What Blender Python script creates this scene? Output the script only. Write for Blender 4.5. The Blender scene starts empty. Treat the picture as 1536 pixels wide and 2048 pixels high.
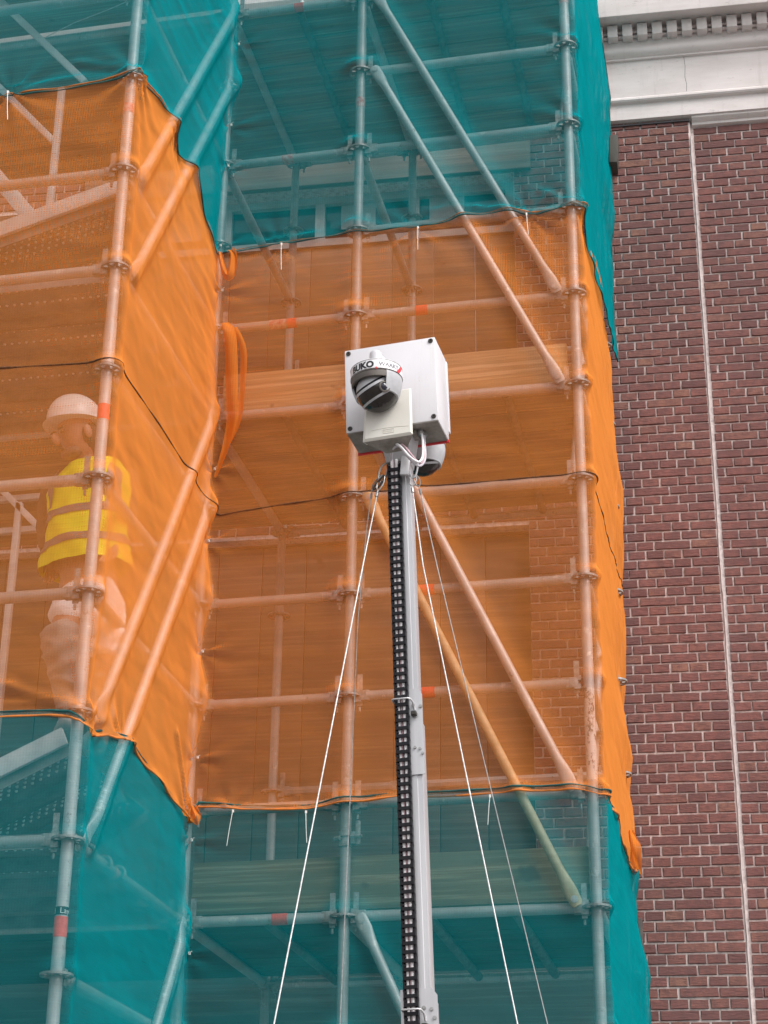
import bpy, bmesh, math, random
import numpy as np
from mathutils import Vector, Matrix

random.seed(7)
rng = np.random.default_rng(7)
S = bpy.context.scene
COL = S.collection

# ------------------------------------------------------------------ camera
CP = np.array([1.87354, -7.89666, -1.84720])
YAW, PITCH, ROLL, FPX = 0.21442, 0.43548, 0.01221, 3772.88
def _basis():
    f = np.array([-math.sin(YAW)*math.cos(PITCH), math.cos(YAW)*math.cos(PITCH), math.sin(PITCH)])
    r = np.array([math.cos(YAW), math.sin(YAW), 0.0]); u = np.cross(r, f)
    c, s = math.cos(ROLL), math.sin(ROLL)
    return c*r+s*u, -s*r+c*u, f
CR, CU, CF = _basis()
cam = bpy.data.cameras.new('camera')
cam.sensor_fit = 'VERTICAL'; cam.sensor_height = 24.0
cam.lens = 24.0*FPX/2048.0
cam.clip_start = 0.05; cam.clip_end = 2000
camo = bpy.data.objects.new('camera', cam); COL.objects.link(camo)
M = Matrix.Identity(4)
for i in range(3):
    M[i][0] = CR[i]; M[i][1] = CU[i]; M[i][2] = -CF[i]; M[i][3] = CP[i]
camo.matrix_world = M
S.camera = camo

def at(px, py, Y):                      # photo pixel -> point on the vertical plane at depth Y
    d = CF+CR*(px-768)/FPX-CU*(py-1024)/FPX
    return CP+d*(Y-CP[1])/d[1]
def atx(px, py, X):
    d = CF+CR*(px-768)/FPX-CU*(py-1024)/FPX
    return CP+d*(X-CP[0])/d[0]
def proj(P):
    d = np.asarray(P, float)-CP
    z = d@CF
    return np.stack([768+FPX*(d@CR)/z, 1024-FPX*(d@CU)/z], -1)

# ------------------------------------------------------------------ light
W = bpy.data.worlds.new('World'); S.world = W; W.use_nodes = True
nt = W.node_tree; nt.nodes.clear()
sky = nt.nodes.new('ShaderNodeTexSky'); sky.sky_type = 'NISHITA'; sky.sun_disc = False
SUN_EL, SUN_AZ = math.radians(48), math.radians(126)     # azimuth from +Y towards +X
sky.sun_elevation = SUN_EL; sky.sun_rotation = SUN_AZ
sky.air_density = 1.0; sky.dust_density = 4.0; sky.ozone_density = 1.0
hs = nt.nodes.new('ShaderNodeHueSaturation'); hs.inputs['Saturation'].default_value = 0.10
bg = nt.nodes.new('ShaderNodeBackground'); bg.inputs['Strength'].default_value = 0.15
wo = nt.nodes.new('ShaderNodeOutputWorld')
nt.links.new(sky.outputs[0], hs.inputs['Color']); nt.links.new(hs.outputs[0], bg.inputs[0]); nt.links.new(bg.outputs[0], wo.inputs[0])
sl = bpy.data.lights.new('sun', 'SUN'); sl.energy = 1.5; sl.angle = math.radians(24); sl.color = (1.0, 0.95, 0.93)
so = bpy.data.objects.new('sun', sl); COL.objects.link(so)
sd = Vector((math.sin(SUN_AZ)*math.cos(SUN_EL), math.cos(SUN_AZ)*math.cos(SUN_EL), math.sin(SUN_EL)))
so.rotation_euler = sd.to_track_quat('Z', 'Y').to_euler(); so.location = sd*30
S.view_settings.view_transform = 'Standard'; S.view_settings.look = 'None'
S.view_settings.exposure = 0.47; S.view_settings.gamma = 1.0
S.cycles.max_bounces = 8; S.cycles.transparent_max_bounces = 16

# ------------------------------------------------------------------ materials
MATS = {}
class NT:
    def __init__(s, name):
        s.m = bpy.data.materials.new(name); s.m.use_nodes = True
        s.t = s.m.node_tree; s.t.nodes.clear()
        s.out = s.t.nodes.new('ShaderNodeOutputMaterial'); MATS[name] = s.m
    def n(s, typ, **kw):
        nd = s.t.nodes.new('ShaderNode'+typ)
        for k, v in kw.items():
            if k.startswith('i_'):
                nd.inputs[k[2:].replace('_', ' ')].default_value = v
            else: setattr(nd, k, v)
        return nd
    def l(s, a, b): s.t.links.new(a, b)
    def math(s, op, a, b=None, clamp=False):
        nd = s.n('Math', operation=op, use_clamp=clamp)
        for i, v in enumerate((a, b)):
            if v is None: continue
            if isinstance(v, (int, float)): nd.inputs[i].default_value = v
            else: s.l(v, nd.inputs[i])
        return nd.outputs[0]
    def noise(s, scale, detail=4, vec=None, rough=0.6, stretch=None):
        if vec is None: vec = s.n('TexCoord').outputs['Object']
        if stretch:
            mp = s.n('Mapping'); mp.inputs['Scale'].default_value = stretch; s.l(vec, mp.inputs['Vector']); vec = mp.outputs[0]
        nd = s.n('TexNoise'); nd.inputs['Scale'].default_value = scale; nd.inputs['Detail'].default_value = detail
        nd.inputs['Roughness'].default_value = rough; s.l(vec, nd.inputs['Vector']); return nd.outputs['Fac']
    def ramp(s, fac, stops):
        nd = s.n('ValToRGB'); cr = nd.color_ramp
        while len(cr.elements) < len(stops): cr.elements.new(0.5)
        for e, (p, c) in zip(cr.elements, stops):
            e.position = p; e.color = (*c, 1) if len(c) == 3 else c
        s.l(fac, nd.inputs[0]); return nd.outputs[0]
    def mix(s, fac, a, b, mode='MIX'):
        nd = s.n('Mix', data_type='RGBA', blend_type=mode)
        for i, v in ((0, fac), (6, a), (7, b)):
            if isinstance(v, (int, float)): nd.inputs[i].default_value = v
            elif isinstance(v, tuple): nd.inputs[i].default_value = (*v, 1)
            else: s.l(v, nd.inputs[i])
        return nd.outputs[2]
    def bump(s, h, strength=0.3, dist=0.002):
        nd = s.n('Bump'); nd.inputs['Strength'].default_value = strength; nd.inputs['Distance'].default_value = dist
        s.l(h, nd.inputs['Height']); return nd.outputs[0]
    def bsdf(s, col, rough=0.6, metal=0.0, normal=None, spec=0.5):
        b = s.n('BsdfPrincipled')
        if isinstance(col, tuple): b.inputs['Base Color'].default_value = (*col, 1)
        else: s.l(col, b.inputs['Base Color'])
        if isinstance(rough, (int, float)): b.inputs['Roughness'].default_value = rough
        else: s.l(rough, b.inputs['Roughness'])
        b.inputs['Metallic'].default_value = metal
        b.inputs['Specular IOR Level'].default_value = spec
        if normal is not None: s.l(normal, b.inputs['Normal'])
        s.l(b.outputs[0], s.out.inputs[0]); return b

def mottled(name, c1, c2, scale=20, rough=0.55, metal=0.0, bump=0.15, stretch=None, spec=0.5, lo=0.35, hi=0.65):
    t = NT(name); f = t.noise(scale, 5, stretch=stretch)
    col = t.ramp(f, [(lo, c1), (hi, c2)])
    f2 = t.noise(scale*6, 3, stretch=stretch)
    t.bsdf(col, rough, metal, t.bump(f2, bump) if bump else None, spec); return t.m

# galvanised tube: spangle, dull patches, a few plaster splashes
t = NT('galvanised_steel')
a = t.noise(9, 5); b = t.noise(70, 3); c = t.noise(14, 6, rough=0.75)
col = t.mix(t.math('MULTIPLY', b, 0.7), t.ramp(a, [(0.3, (0.34, 0.34, 0.34)), (0.7, (0.64, 0.63, 0.62))]), (0.52, 0.51, 0.50))
col = t.mix(t.ramp(c, [(0.60, (0, 0, 0)), (0.64, (1, 1, 1))]), col, (0.74, 0.72, 0.69))
dk = t.noise(22, 6, rough=0.8, stretch=(1, 1, 0.6))
col = t.mix(t.ramp(dk, [(0.60, (0, 0, 0)), (0.68, (.85, .85, .85))]), col, (0.20, 0.16, 0.13))
oi = t.n('ObjectInfo')
col = t.mix(t.math('MULTIPLY', oi.outputs['Random'], 0.45), col, (0.25, 0.24, 0.23))
t.bsdf(col, 0.5, 0.25, t.bump(b, 0.2))
# badly splashed lower standard
t = NT('splashed_steel')
a = t.noise(28, 6, rough=0.8, stretch=(1, 1, 0.5))
col = t.ramp(a, [(0.42, (0.16, 0.12, 0.10)), (0.47, (0.66, 0.63, 0.60))])
t.bsdf(col, 0.6, 0.1, t.bump(a, 0.3))
mottled('yellow_tube', (0.40, 0.30, 0.15), (0.58, 0.46, 0.28), 14)
mottled('node_steel', (0.24, 0.22, 0.21), (0.44, 0.43, 0.41), 40, 0.5, 0.2)
mottled('dark_steel', (0.10, 0.10, 0.10), (0.2, 0.19, 0.18), 25, metal=0.3)
mottled('perforated_steel', (0.22, 0.21, 0.21), (0.34, 0.33, 0.32), 8, 0.5, 0.3)
mottled('lit_lip', (0.8, 0.8, 0.8), (0.9, 0.9, 0.89), 8, 0.5, 0.1)  # pale colour imitates light showing through the plank holes
mottled('stair_aluminium', (0.55, 0.55, 0.56), (0.70, 0.70, 0.70), 12, 0.45, 0.2)
def wood(name, c1, c2, c3):
    t = NT(name); g = t.noise(3.2, 8, stretch=(0.30, 14, 14), rough=0.72); k = t.noise(1.6, 3); k2 = t.noise(7, 2, stretch=(0.8, 1, 1))
    col = t.ramp(g, [(0.36, tuple(x*0.80 for x in c1)), (0.5, c1), (0.62, c2)])
    col = t.mix(t.ramp(k, [(0.55, (0, 0, 0)), (0.75, (1, 1, 1))]), col, c3)
    col = t.mix(t.ramp(k2, [(0.70, (0, 0, 0)), (0.75, (.8, .8, .8))]), col, (0.12, 0.075, 0.045))
    t.bsdf(col, 0.75, 0, t.bump(g, 0.25)); return t.m
wood('toe_board_wood', (0.42, 0.30, 0.17), (0.62, 0.47, 0.29), (0.50, 0.36, 0.2))
wood('muted_board_wood', (0.20, 0.15, 0.085), (0.36, 0.29, 0.18), (0.24, 0.18, 0.10))  # darker, duller wood for the lower toe board
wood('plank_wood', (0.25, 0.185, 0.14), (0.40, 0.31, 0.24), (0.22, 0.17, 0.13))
wood('shaded_plank_wood', (0.055, 0.045, 0.04), (0.10, 0.085, 0.075), (0.05, 0.04, 0.035))  # plank wood darkened to paint the dim light around the lowest deck
wood('shutter_wood', (0.17, 0.12, 0.095), (0.25, 0.18, 0.14), (0.18, 0.13, 0.10))
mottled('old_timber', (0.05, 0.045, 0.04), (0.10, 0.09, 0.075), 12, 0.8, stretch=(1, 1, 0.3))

# nets: woven strands, gaps between them let light and sight through; threads close up when seen edge-on
def net(name, cbase, cvar, a0, trans, front=None):
    t = NT(name)
    uv = t.n('UVMap').outputs[0]
    st = t.noise(1.0, 5, vec=uv, stretch=(2.2, 55, 1), rough=0.65)     # weft streaks
    bl = t.noise(1.6, 3, vec=uv)
    wv = t.n('TexWave', wave_type='BANDS', bands_direction='X'); wv.inputs['Scale'].default_value = 26; wv.inputs['Distortion'].default_value = 1.2
    wv.inputs['Detail'].default_value = 1.0; t.l(uv, wv.inputs['Vector'])
    wh = t.n('TexWave', wave_type='BANDS', bands_direction='Y'); wh.inputs['Scale'].default_value = 29; wh.inputs['Distortion'].default_value = 1.5
    wh.inputs['Detail'].default_value = 1.0; t.l(uv, wh.inputs['Vector'])
    dens = t.math('ADD', t.math('MULTIPLY', st, 0.46), t.math('MULTIPLY', bl, 0.36))
    dens = t.math('ADD', dens, t.math('MULTIPLY', wv.outputs['Fac'], 0.11))
    dens = t.math('ADD', dens, t.math('MULTIPLY', wh.outputs['Fac'], 0.08))     # about 0.45 on average
    a = t.math('MULTIPLY', a0, t.math('ADD', 0.50, t.math('MULTIPLY', dens, 1.0)))
    geo = t.n('NewGeometry')
    dp = t.n('VectorMath', operation='DOT_PRODUCT'); t.l(geo.outputs['Normal'], dp.inputs[0]); t.l(geo.outputs['Incoming'], dp.inputs[1])
    cs = t.math('MAXIMUM', t.math('ABSOLUTE', dp.outputs['Value']), 0.10)
    op = t.math('SUBTRACT', 1.0, t.math('POWER', t.math('SUBTRACT', 1.0, a), t.math('POWER', t.math('DIVIDE', 1.0, cs), 1.1)), clamp=True)
    col = t.mix(t.ramp(st, [(0.3, (0, 0, 0)), (0.7, (1, 1, 1))]), cbase, cvar)
    bm = t.bump(st, 0.25, 0.005)
    d = t.n('BsdfDiffuse'); t.l(t.mix(0.6, col, front) if front else col, d.inputs[0]); t.l(bm, d.inputs['Normal'])
    tl = t.n('BsdfTranslucent'); t.l(col, tl.inputs[0])
    mx = t.n('MixShader'); mx.inputs[0].default_value = trans; t.l(d.outputs[0], mx.inputs[1]); t.l(tl.outputs[0], mx.inputs[2])
    tr = t.n('BsdfTransparent')
    m2 = t.n('MixShader'); t.l(op, m2.inputs[0]); t.l(tr.outputs[0], m2.inputs[1]); t.l(mx.outputs[0], m2.inputs[2])
    t.l(m2.outputs[0], t.out.inputs[0]); return t.m
net('orange_mesh', (0.92, 0.310, 0.034), (0.84, 0.26, 0.025), 0.335, 0.34, (0.92, 0.315, 0.085))
net('teal_mesh', (0.0, 0.305, 0.335), (0.004, 0.25, 0.28), 0.335, 0.30)
net('orange_cloth', (0.82, 0.27, 0.04), (0.75, 0.22, 0.03), 0.56, 0.4)
mottled('orange_hem', (0.42, 0.13, 0.02), (0.7, 0.2, 0.03), 12, 0.8, bump=0.1)
mottled('teal_hem', (0.0, 0.035, 0.04), (0.004, 0.12, 0.12), 9, 0.8, bump=0.1)
mottled('seam_thread', (0.045, 0.02, 0.008), (0.16, 0.06, 0.015), 60, 0.9, bump=0.1)

# brick and mortar
t = NT('brick_clay')
oi = t.n('ObjectInfo'); geo = t.n('NewGeometry')
r = t.math('FRACT', t.math('ADD', oi.outputs['Random'], geo.outputs['Random Per Island']))
base = t.ramp(r, [(0.0, (0.175, 0.080, 0.073)), (0.3, (0.232, 0.098, 0.086)), (0.62, (0.258, 0.108, 0.092)), (0.88, (0.272, 0.120, 0.097)), (1.0, (0.305, 0.150, 0.108))])
tc = t.n('NewGeometry').outputs['Position']
f = t.noise(26, 6, vec=tc, rough=0.75); g = t.noise(150, 4, vec=tc, rough=0.7); hh = t.noise(55, 3, vec=tc, stretch=(0.5, 0.5, 2))
col = t.mix(t.ramp(f, [(0.38, (0.75, 0.75, 0.75)), (0.62, (0, 0, 0))]), base, (0.135, 0.068, 0.066))
col = t.mix(t.ramp(hh, [(0.70, (0, 0, 0)), (0.76, (.9, .9, .9))]), col, (0.022, 0.013, 0.014))
col = t.mix(t.ramp(g, [(0.66, (0, 0, 0)), (0.8, (.5, .5, .5))]), col, (0.36, 0.27, 0.25))
big = t.noise(1.3, 4, vec=tc)
col = t.mix(t.ramp(big, [(0.35, (.35, .35, .35)), (0.6, (0, 0, 0))]), col, (0.120, 0.065, 0.062))
t.bsdf(col, 0.85, 0, t.bump(t.math('ADD', g, t.math('MULTIPLY', hh, 1.5)), 0.8, 0.004), 0.3)
t = NT('mortar_joint'); f = t.noise(30, 6, rough=0.7); g = t.noise(8, 3)
col = t.mix(t.math('MULTIPLY', g, 0.6), t.ramp(f, [(0.32, (0.34, 0.275, 0.26)), (0.54, (0.74, 0.645, 0.62))]), (0.56, 0.47, 0.45))
t.bsdf(col, 0.9, 0, t.bump(f, 0.5, 0.004))
mottled('joint_filler', (0.50, 0.43, 0.42), (0.64, 0.57, 0.56), 18, 0.85, bump=0.4)
t = NT('cornice_paint'); f = t.noise(5, 6, stretch=(0.5, 1, 2.5)); g = t.noise(38, 5, rough=.75, stretch=(.4, 1, 1))
col = t.ramp(f, [(0.3, (0.60, 0.535, 0.515)), (0.65, (0.72, 0.655, 0.64))])
col = t.mix(t.ramp(g, [(0.60, (0, 0, 0)), (0.74, (.6, .6, .6))]), col, (0.36, 0.30, 0.28))
dr = t.noise(3.0, 5, stretch=(5, 1, 0.4), rough=.7)
col = t.mix(t.ramp(dr, [(0.56, (0, 0, 0)), (0.75, (.35, .35, .35))]), col, (0.33, 0.28, 0.26))
t.bsdf(col, 0.6, 0, t.bump(g, 0.25, 0.003))
mottled('window_paint', (0.36, 0.34, 0.33), (0.46, 0.45, 0.44), 8, 0.5)
t = NT('window_glass'); t.bsdf((0.03, 0.035, 0.04), 0.06)
mottled('shadow_joint_dark', (0.03, 0.025, 0.03), (0.06, 0.05, 0.055), 10, 0.6)  # near-black for the painted cornice shadow and the board joint
# mast
t = NT('white_coating'); f = t.noise(7, 5); g = t.noise(30, 5, rough=.8, stretch=(1, 1, .4))
col = t.ramp(f, [(0.3, (0.655, 0.64, 0.665)), (0.7, (0.70, 0.685, 0.705))])
col = t.mix(t.ramp(g, [(0.62, (0, 0, 0)), (0.8, (.5, .5, .5))]), col, (0.38, 0.33, 0.28))
st = t.noise(6, 6, stretch=(7, 7, 0.35), rough=.7)
col = t.mix(t.ramp(st, [(0.55, (0, 0, 0)), (0.75, (.28, .28, .28))]), col, (0.42, 0.37, 0.33))
t.bsdf(col, 0.4, 0)
t = NT('dark_underside'); f = t.noise(14, 6, rough=.7)  # mottled dark brown-grey for undersides
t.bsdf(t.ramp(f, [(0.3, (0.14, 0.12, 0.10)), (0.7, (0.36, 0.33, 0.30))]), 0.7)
mottled('cream_plastic', (0.68, 0.655, 0.59), (0.73, 0.71, 0.65), 6, 0.45, bump=0.05)
mottled('grey_plastic', (0.42, 0.42, 0.44), (0.50, 0.50, 0.52), 30, 0.5, bump=0.05)
mottled('white_plastic', (0.70, 0.69, 0.71), (0.74, 0.73, 0.75), 20, 0.35, bump=0.03)
mottled('pole_plastic', (0.54, 0.53, 0.55), (0.60, 0.59, 0.61), 20, 0.35, bump=0.03)
mottled('shroud_inside', (0.10, 0.085, 0.075), (0.15, 0.13, 0.115), 20, 0.6, bump=0.05)
t = NT('black_plastic'); t.bsdf((0.010, 0.009, 0.012), 0.55, 0, None, 0.25)
t = NT('dark_glass'); t.bsdf((0.018, 0.014, 0.012), 0.08)
t = NT('lens_glass'); t.bsdf((0.03, 0.03, 0.045), 0.05)
mottled('mast_aluminium', (0.55, 0.545, 0.565), (0.66, 0.655, 0.67), 5, 0.38, 0.55, stretch=(4, 4, 0.3))
mottled('bolt_steel', (0.35, 0.34, 0.33), (0.5, 0.5, 0.5), 40, 0.35, 0.8)
t = NT('screw_dark'); t.bsdf((0.05, 0.045, 0.04), 0.5, 0.4)
mottled('wire_rope', (0.42, 0.41, 0.41), (0.66, 0.65, 0.64), 90, 0.4, 0.3)
mottled('grey_cable', (0.45, 0.42, 0.46), (0.6, 0.57, 0.6), 30, 0.5)
mottled('white_cable', (0.66, 0.63, 0.65), (0.8, 0.78, 0.79), 30, 0.45)
mottled('pink_cable', (0.48, 0.30, 0.34), (0.6, 0.4, 0.43), 30, 0.5)
t = NT('print_black'); t.bsdf((0.012, 0.011, 0.014), 0.5)
t = NT('print_grey'); t.bsdf((0.11, 0.105, 0.12), 0.5)
t = NT('print_faint'); t.bsdf((0.48, 0.45, 0.38), 0.5)
t = NT('print_white'); t.bsdf((0.8, 0.78, 0.76), 0.5)
t = NT('print_red'); t.bsdf((0.70, 0.035, 0.045), 0.5)
mottled('red_sticker', (0.80, 0.075, 0.05), (0.9, 0.13, 0.09), 60, 0.5, bump=0)
mottled('worn_sticker', (0.55, 0.12, 0.10), (0.66, 0.50, 0.47), 45, 0.5, bump=0)
t = NT('tie_plastic'); t.bsdf((0.74, 0.72, 0.68), 0.4)
# worker
mottled('skin', (0.40, 0.20, 0.14), (0.50, 0.27, 0.19), 18, 0.5, bump=0.05)
mottled('stubble', (0.20, 0.11, 0.08), (0.30, 0.17, 0.12), 60, 0.7, bump=0.1)
mottled('helmet_shell', (0.78, 0.77, 0.75), (0.82, 0.81, 0.8), 8, 0.3, bump=0)
t = NT('vest_fabric'); f = t.noise(9, 4); t.bsdf(t.ramp(f, [(0.3, (0.72, 0.78, 0.02)), (0.7, (0.86, 0.90, 0.03))]), 0.75, 0, t.bump(f, 0.5, 0.01))
mottled('reflective_tape', (0.15, 0.14, 0.14), (0.21, 0.20, 0.20), 15, 0.5, bump=0)
t = NT('white_trousers'); f = t.noise(11, 5, stretch=(1, 1, 1.8)); t.bsdf(t.ramp(f, [(0.3, (0.84, 0.83, 0.86)), (0.65, (0.93, 0.92, 0.94))]), 0.85, 0, t.bump(f, 0.7, 0.015))
mottled('knee_patch', (0.30, 0.27, 0.25), (0.38, 0.34, 0.32), 15, 0.85, bump=0.3)
mottled('dark_sleeve', (0.10, 0.07, 0.05), (0.15, 0.11, 0.08), 12, 0.9, bump=0.3)
mottled('work_shoe', (0.35, 0.33, 0.31), (0.5, 0.48, 0.46), 15, 0.8)
mottled('paving', (0.16, 0.15, 0.145), (0.24, 0.22, 0.21), 3, 0.9)

# ------------------------------------------------------------------ mesh helpers
class G:
    def __init__(s): s.V = []; s.F = []; s.n = 0; s.uv = None
    def add(s, V, F):
        V = np.asarray(V, float).reshape(-1, 3)
        s.V.append(V); s.F += [tuple(int(i)+s.n for i in f) for f in F]; s.n += len(V); return s
    def box(s, c, sz, R=None):
        x, y, z = [v/2 for v in sz]
        V = np.array([(-x, -y, -z), (x, -y, -z), (x, y, -z), (-x, y, -z), (-x, -y, z), (x, -y, z), (x, y, z), (-x, y, z)])
        if R is not None: V = V@np.asarray(R).T
        return s.add(V+np.asarray(c), [(0, 3, 2, 1), (4, 5, 6, 7), (0, 1, 5, 4), (1, 2, 6, 5), (2, 3, 7, 6), (3, 0, 4, 7)])
    def bevbox(s, c, sz, b, R=None):
        # chamfered box: each face is inset, edges and corners bridged
        bm = bmesh.new(); bmesh.ops.create_cube(bm, size=1.0)
        bmesh.ops.scale(bm, vec=sz, verts=bm.verts)
        bmesh.ops.bevel(bm, geom=list(bm.edges), offset=b, segments=2, profile=0.5, affect='EDGES')
        bm.verts.index_update()
        V = np.array([v.co[:] for v in bm.verts]); F = [[v.index for v in f.verts] for f in bm.faces]; bm.free()
        if R is not None: V = V@np.asarray(R).T
        return s.add(V+np.asarray(c), F)
    def rings(s, R, cap=True, close=True):
        m = len(R[0]); V = np.concatenate([np.asarray(r, float) for r in R]); F = []
        for i in range(len(R)-1):
            for j in range(m if close else m-1):
                k = (j+1) % m
                F.append((i*m+j, i*m+k, (i+1)*m+k, (i+1)*m+j))
        if cap:
            F.append(tuple(range(m))[::-1]); F.append(tuple((len(R)-1)*m+j for j in range(m)))
        return s.add(V, F)
    def tube(s, pts, r, n=10, cap=True):
        pts = [np.asarray(p, float) for p in pts]; k = len(pts)
        rr = r if hasattr(r, '__len__') else [r]*k
        out = []; up = None
        for i in range(k):
            d = pts[min(i+1, k-1)]-pts[max(i-1, 0)]; d = d/np.linalg.norm(d)
            if up is None:
                up = np.array([0, 0, 1.0]) if abs(d[2]) < 0.9 else np.array([1.0, 0, 0])
            a = np.cross(d, up); a /= np.linalg.norm(a); b = np.cross(a, d); up = b
            th = np.arange(n)*2*math.pi/n
            out.append(pts[i]+rr[i]*(np.cos(th)[:, None]*a+np.sin(th)[:, None]*b))
        return s.rings(out, cap)
    def lathe(s, prof, n=24, c=(0, 0, 0), R=None, a0=0.0, a1=2*math.pi):
        full = abs(a1-a0-2*math.pi) < 1e-6
        th = np.linspace(a0, a1, n, endpoint=not full)
        Rg = []
        for (r, z) in prof:
            V = np.stack([r*np.cos(th), r*np.sin(th), np.full(n, z)], -1)
            if R is not None: V = V@np.asarray(R).T
            Rg.append(V+np.asarray(c))
        return s.rings(Rg, cap=False, close=full)

def prop(o, label=None, cat=None, group=None, kind=None):
    if label: o['label'] = label
    if cat: o['category'] = cat
    if group: o['group'] = group
    if kind: o['kind'] = kind
    return o
def empty(name, loc=(0, 0, 0), rz=0.0, parent=None, **k):
    o = bpy.data.objects.new(name, None); COL.objects.link(o); o.location = loc; o.rotation_euler = (0, 0, rz)
    o.empty_display_size = 0.1
    if parent: o.parent = parent
    return prop(o, **k)
def wpos(o):
    p = np.zeros(3)
    while o is not None: p = p+np.array(o.location); o = o.parent
    return p
def mesh(name, g, mat, smooth=None):
    V = np.concatenate(g.V); me = bpy.data.meshes.new(name)
    me.from_pydata(V.tolist(), [], g.F); me.materials.append(MATS[mat])
    if smooth is not None:
        me.polygons.foreach_set('use_smooth', [True]*len(me.polygons))
        if smooth < 179: me.set_sharp_from_angle(angle=math.radians(smooth))
    me.update(); return me
def mk(name, g, mat, parent=None, smooth=40, local=False, **k):
    """one mesh object; vertex coordinates are world ones unless local"""
    if parent is not None and not local:
        off = wpos(parent); g.V = [v-off for v in g.V]
    o = bpy.data.objects.new(name, mesh(name, g, mat, smooth)); COL.objects.link(o)
    if parent is not None: o.parent = parent
    return prop(o, **k)
def inst(name, me, parent, loc, rot=None):
    o = bpy.data.objects.new(name, me); COL.objects.link(o); o.parent = parent
    o.location = Vector(np.asarray(loc)-wpos(parent))
    if rot is not None: o.rotation_euler = rot
    return o
def Rz(a): c, s = math.cos(a), math.sin(a); return np.array([[c, -s, 0], [s, c, 0], [0, 0, 1]])
def Rx(a): c, s = math.cos(a), math.sin(a); return np.array([[1, 0, 0], [0, c, -s], [0, s, c]])
def Ry(a): c, s = math.cos(a), math.sin(a); return np.array([[c, 0, s], [0, 1, 0], [-s, 0, c]])

GZ = -3.447
# ------------------------------------------------------------------ ground
g = G(); g.box((0, 0, GZ-0.05), (400, 400, 0.1)); mk('pavement', g, 'paving', None, None, kind='structure')

# ------------------------------------------------------------------ brick building
BA = math.radians(3.0)
BW = empty('brick_building', (1.665, 1.80, GZ), BA,
           label='red brick building with pale painted cornice behind the netted scaffold', cat='building')
def wl(x, p, z): return (x, -p, z-GZ)            # wall coordinates: along, proud of the face, height
ZT = 5.268
PW = 0.0; PR = -0.032                             # left face, right face set back
OPEN = [(-5.2, -1.10, 3.72, 4.985), (-5.2, -1.055, 0.40, 2.595)]
g = G()
def wallslab(x0, x1, z0, z1, p): g.box(((x0+x1)/2, 0.15-p, (z0+z1)/2-GZ), (x1-x0, 0.30, z1-z0))
MP = -0.004                                       # mortar bed behind the brick faces
xs = [-6.0, -3.75, -2.55, -2.28, -1.055, -0.004]
wallslab(-6, -5.2, GZ, 5.6, MP); wallslab(-1.055, -0.004, GZ, 5.6, MP);
for (z0, z1) in ((GZ, 0.40), (2.595, 3.72), (4.985, 5.6)): wallslab(-5.2, -1.055, z0, z1, MP)
wallslab(-1.10, -1.055, 3.72, 4.985, MP-0.0005)
wallslab(-0.004, 6.0, GZ, 5.6, PR+MP)
mk('wall_core', g, 'mortar_joint', BW, None, local=True)
g = G(); pts = [(-0.004+0.0016*math.sin(z*7.3)+0.001*math.sin(z*31), 0, z) for z in np.arange(GZ, 5.20, 0.05)]
rg = []
for (x, _, z) in pts:
    w = 0.0032+0.0012*math.sin(z*11.7)+0.0012*math.sin(z*47)
    rg.append([wl(x-w, 0.000, z), wl(x-w*0.5, 0.005, z), wl(x+w*0.6, 0.004, z), wl(x+w*1.2, -0.030, z)])
g.rings(rg, cap=False, close=False); mk('expansion_joint', g, 'joint_filler', BW, 60, local=True)

# bricks
CO, HP, JT = 0.0557, 0.0997, 0.0080
bricks = []                                       # (x0, x1, row z, proud)
row = 0; z = ZT+0.022
rowz = []
while z > GZ-0.05: rowz.append(z); z -= CO
def runs_left(r):
    x = -0.012; yield_list = []
    if r % 2 == 0: seq = [HP*0.97]+[HP]*70
    else:
        k = (r//2) % 2
        seq = [0.147]+([HP, 2*HP] if k == 0 else [2*HP, HP])*26
    for w in seq:
        j = random.uniform(-0.0015, 0.0015)
        yield_list.append((x-w+JT/2+j, x-JT/2+j)); x -= w
        if x < -5.6: break
    return yield_list
def runs_right(r):
    x = 0.012; out = []
    if r % 2 == 0: seq = [HP*0.97]+[HP]*16
    else:
        k = (r//2) % 2
        seq = ([0.147] if k == 0 else [0.047])+[2*HP]*8
    for w in seq:
        j = random.uniform(-0.0015, 0.0015)
        out.append((x+JT/2+j, x+w-JT/2+j)); x += w
    return out
def in_open(x0, x1, z0, z1):
    for (a, b, c, d) in OPEN:
        if x1 > a and x0 < b and z1 > c and z0 < d: return (a, b, c, d)
    return None
for r, z in enumerate(rowz):
    for (a, b) in runs_left(r):
        if b < -2.3 and z < -0.8: continue
        o = in_open(a, b, z-CO+JT, z)
        if o:
            if z > o[3]-0.02 or z-CO < o[2]: pass
            if a < o[0]-0.02 and b > o[0]: b = o[0]-0.003
            elif b > o[1]+0.02 and a < o[1]: a = o[1]+0.003
            else: continue
        bricks.append((a, b, z, PW))
    for (a, b) in runs_right(r): bricks.append((a, b, z, PR))
ca, sa = math.cos(BA), math.sin(BA)
def wworld(x, p, z): return np.array([1.665+x*ca+p*sa, 1.80+x*sa-p*ca, z])
vis = []
for i, (a, b, z, p) in enumerate(bricks):
    if (a+b)/2 < -0.50: continue
    q = proj(np.array([wworld(a, p, z-CO/2), wworld(b, p, z-CO/2)]))
    if q[1, 0] < 1240 or q[0, 0] > 1536 or q[0, 1] > 2055 or q[0, 1] < 225: continue
    vis.append((-(q[1, 0]-q[0, 0])*0.15-q[0, 1]*0.05, i))
vis.sort(); single = set(i for _, i in vis[:295])
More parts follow.
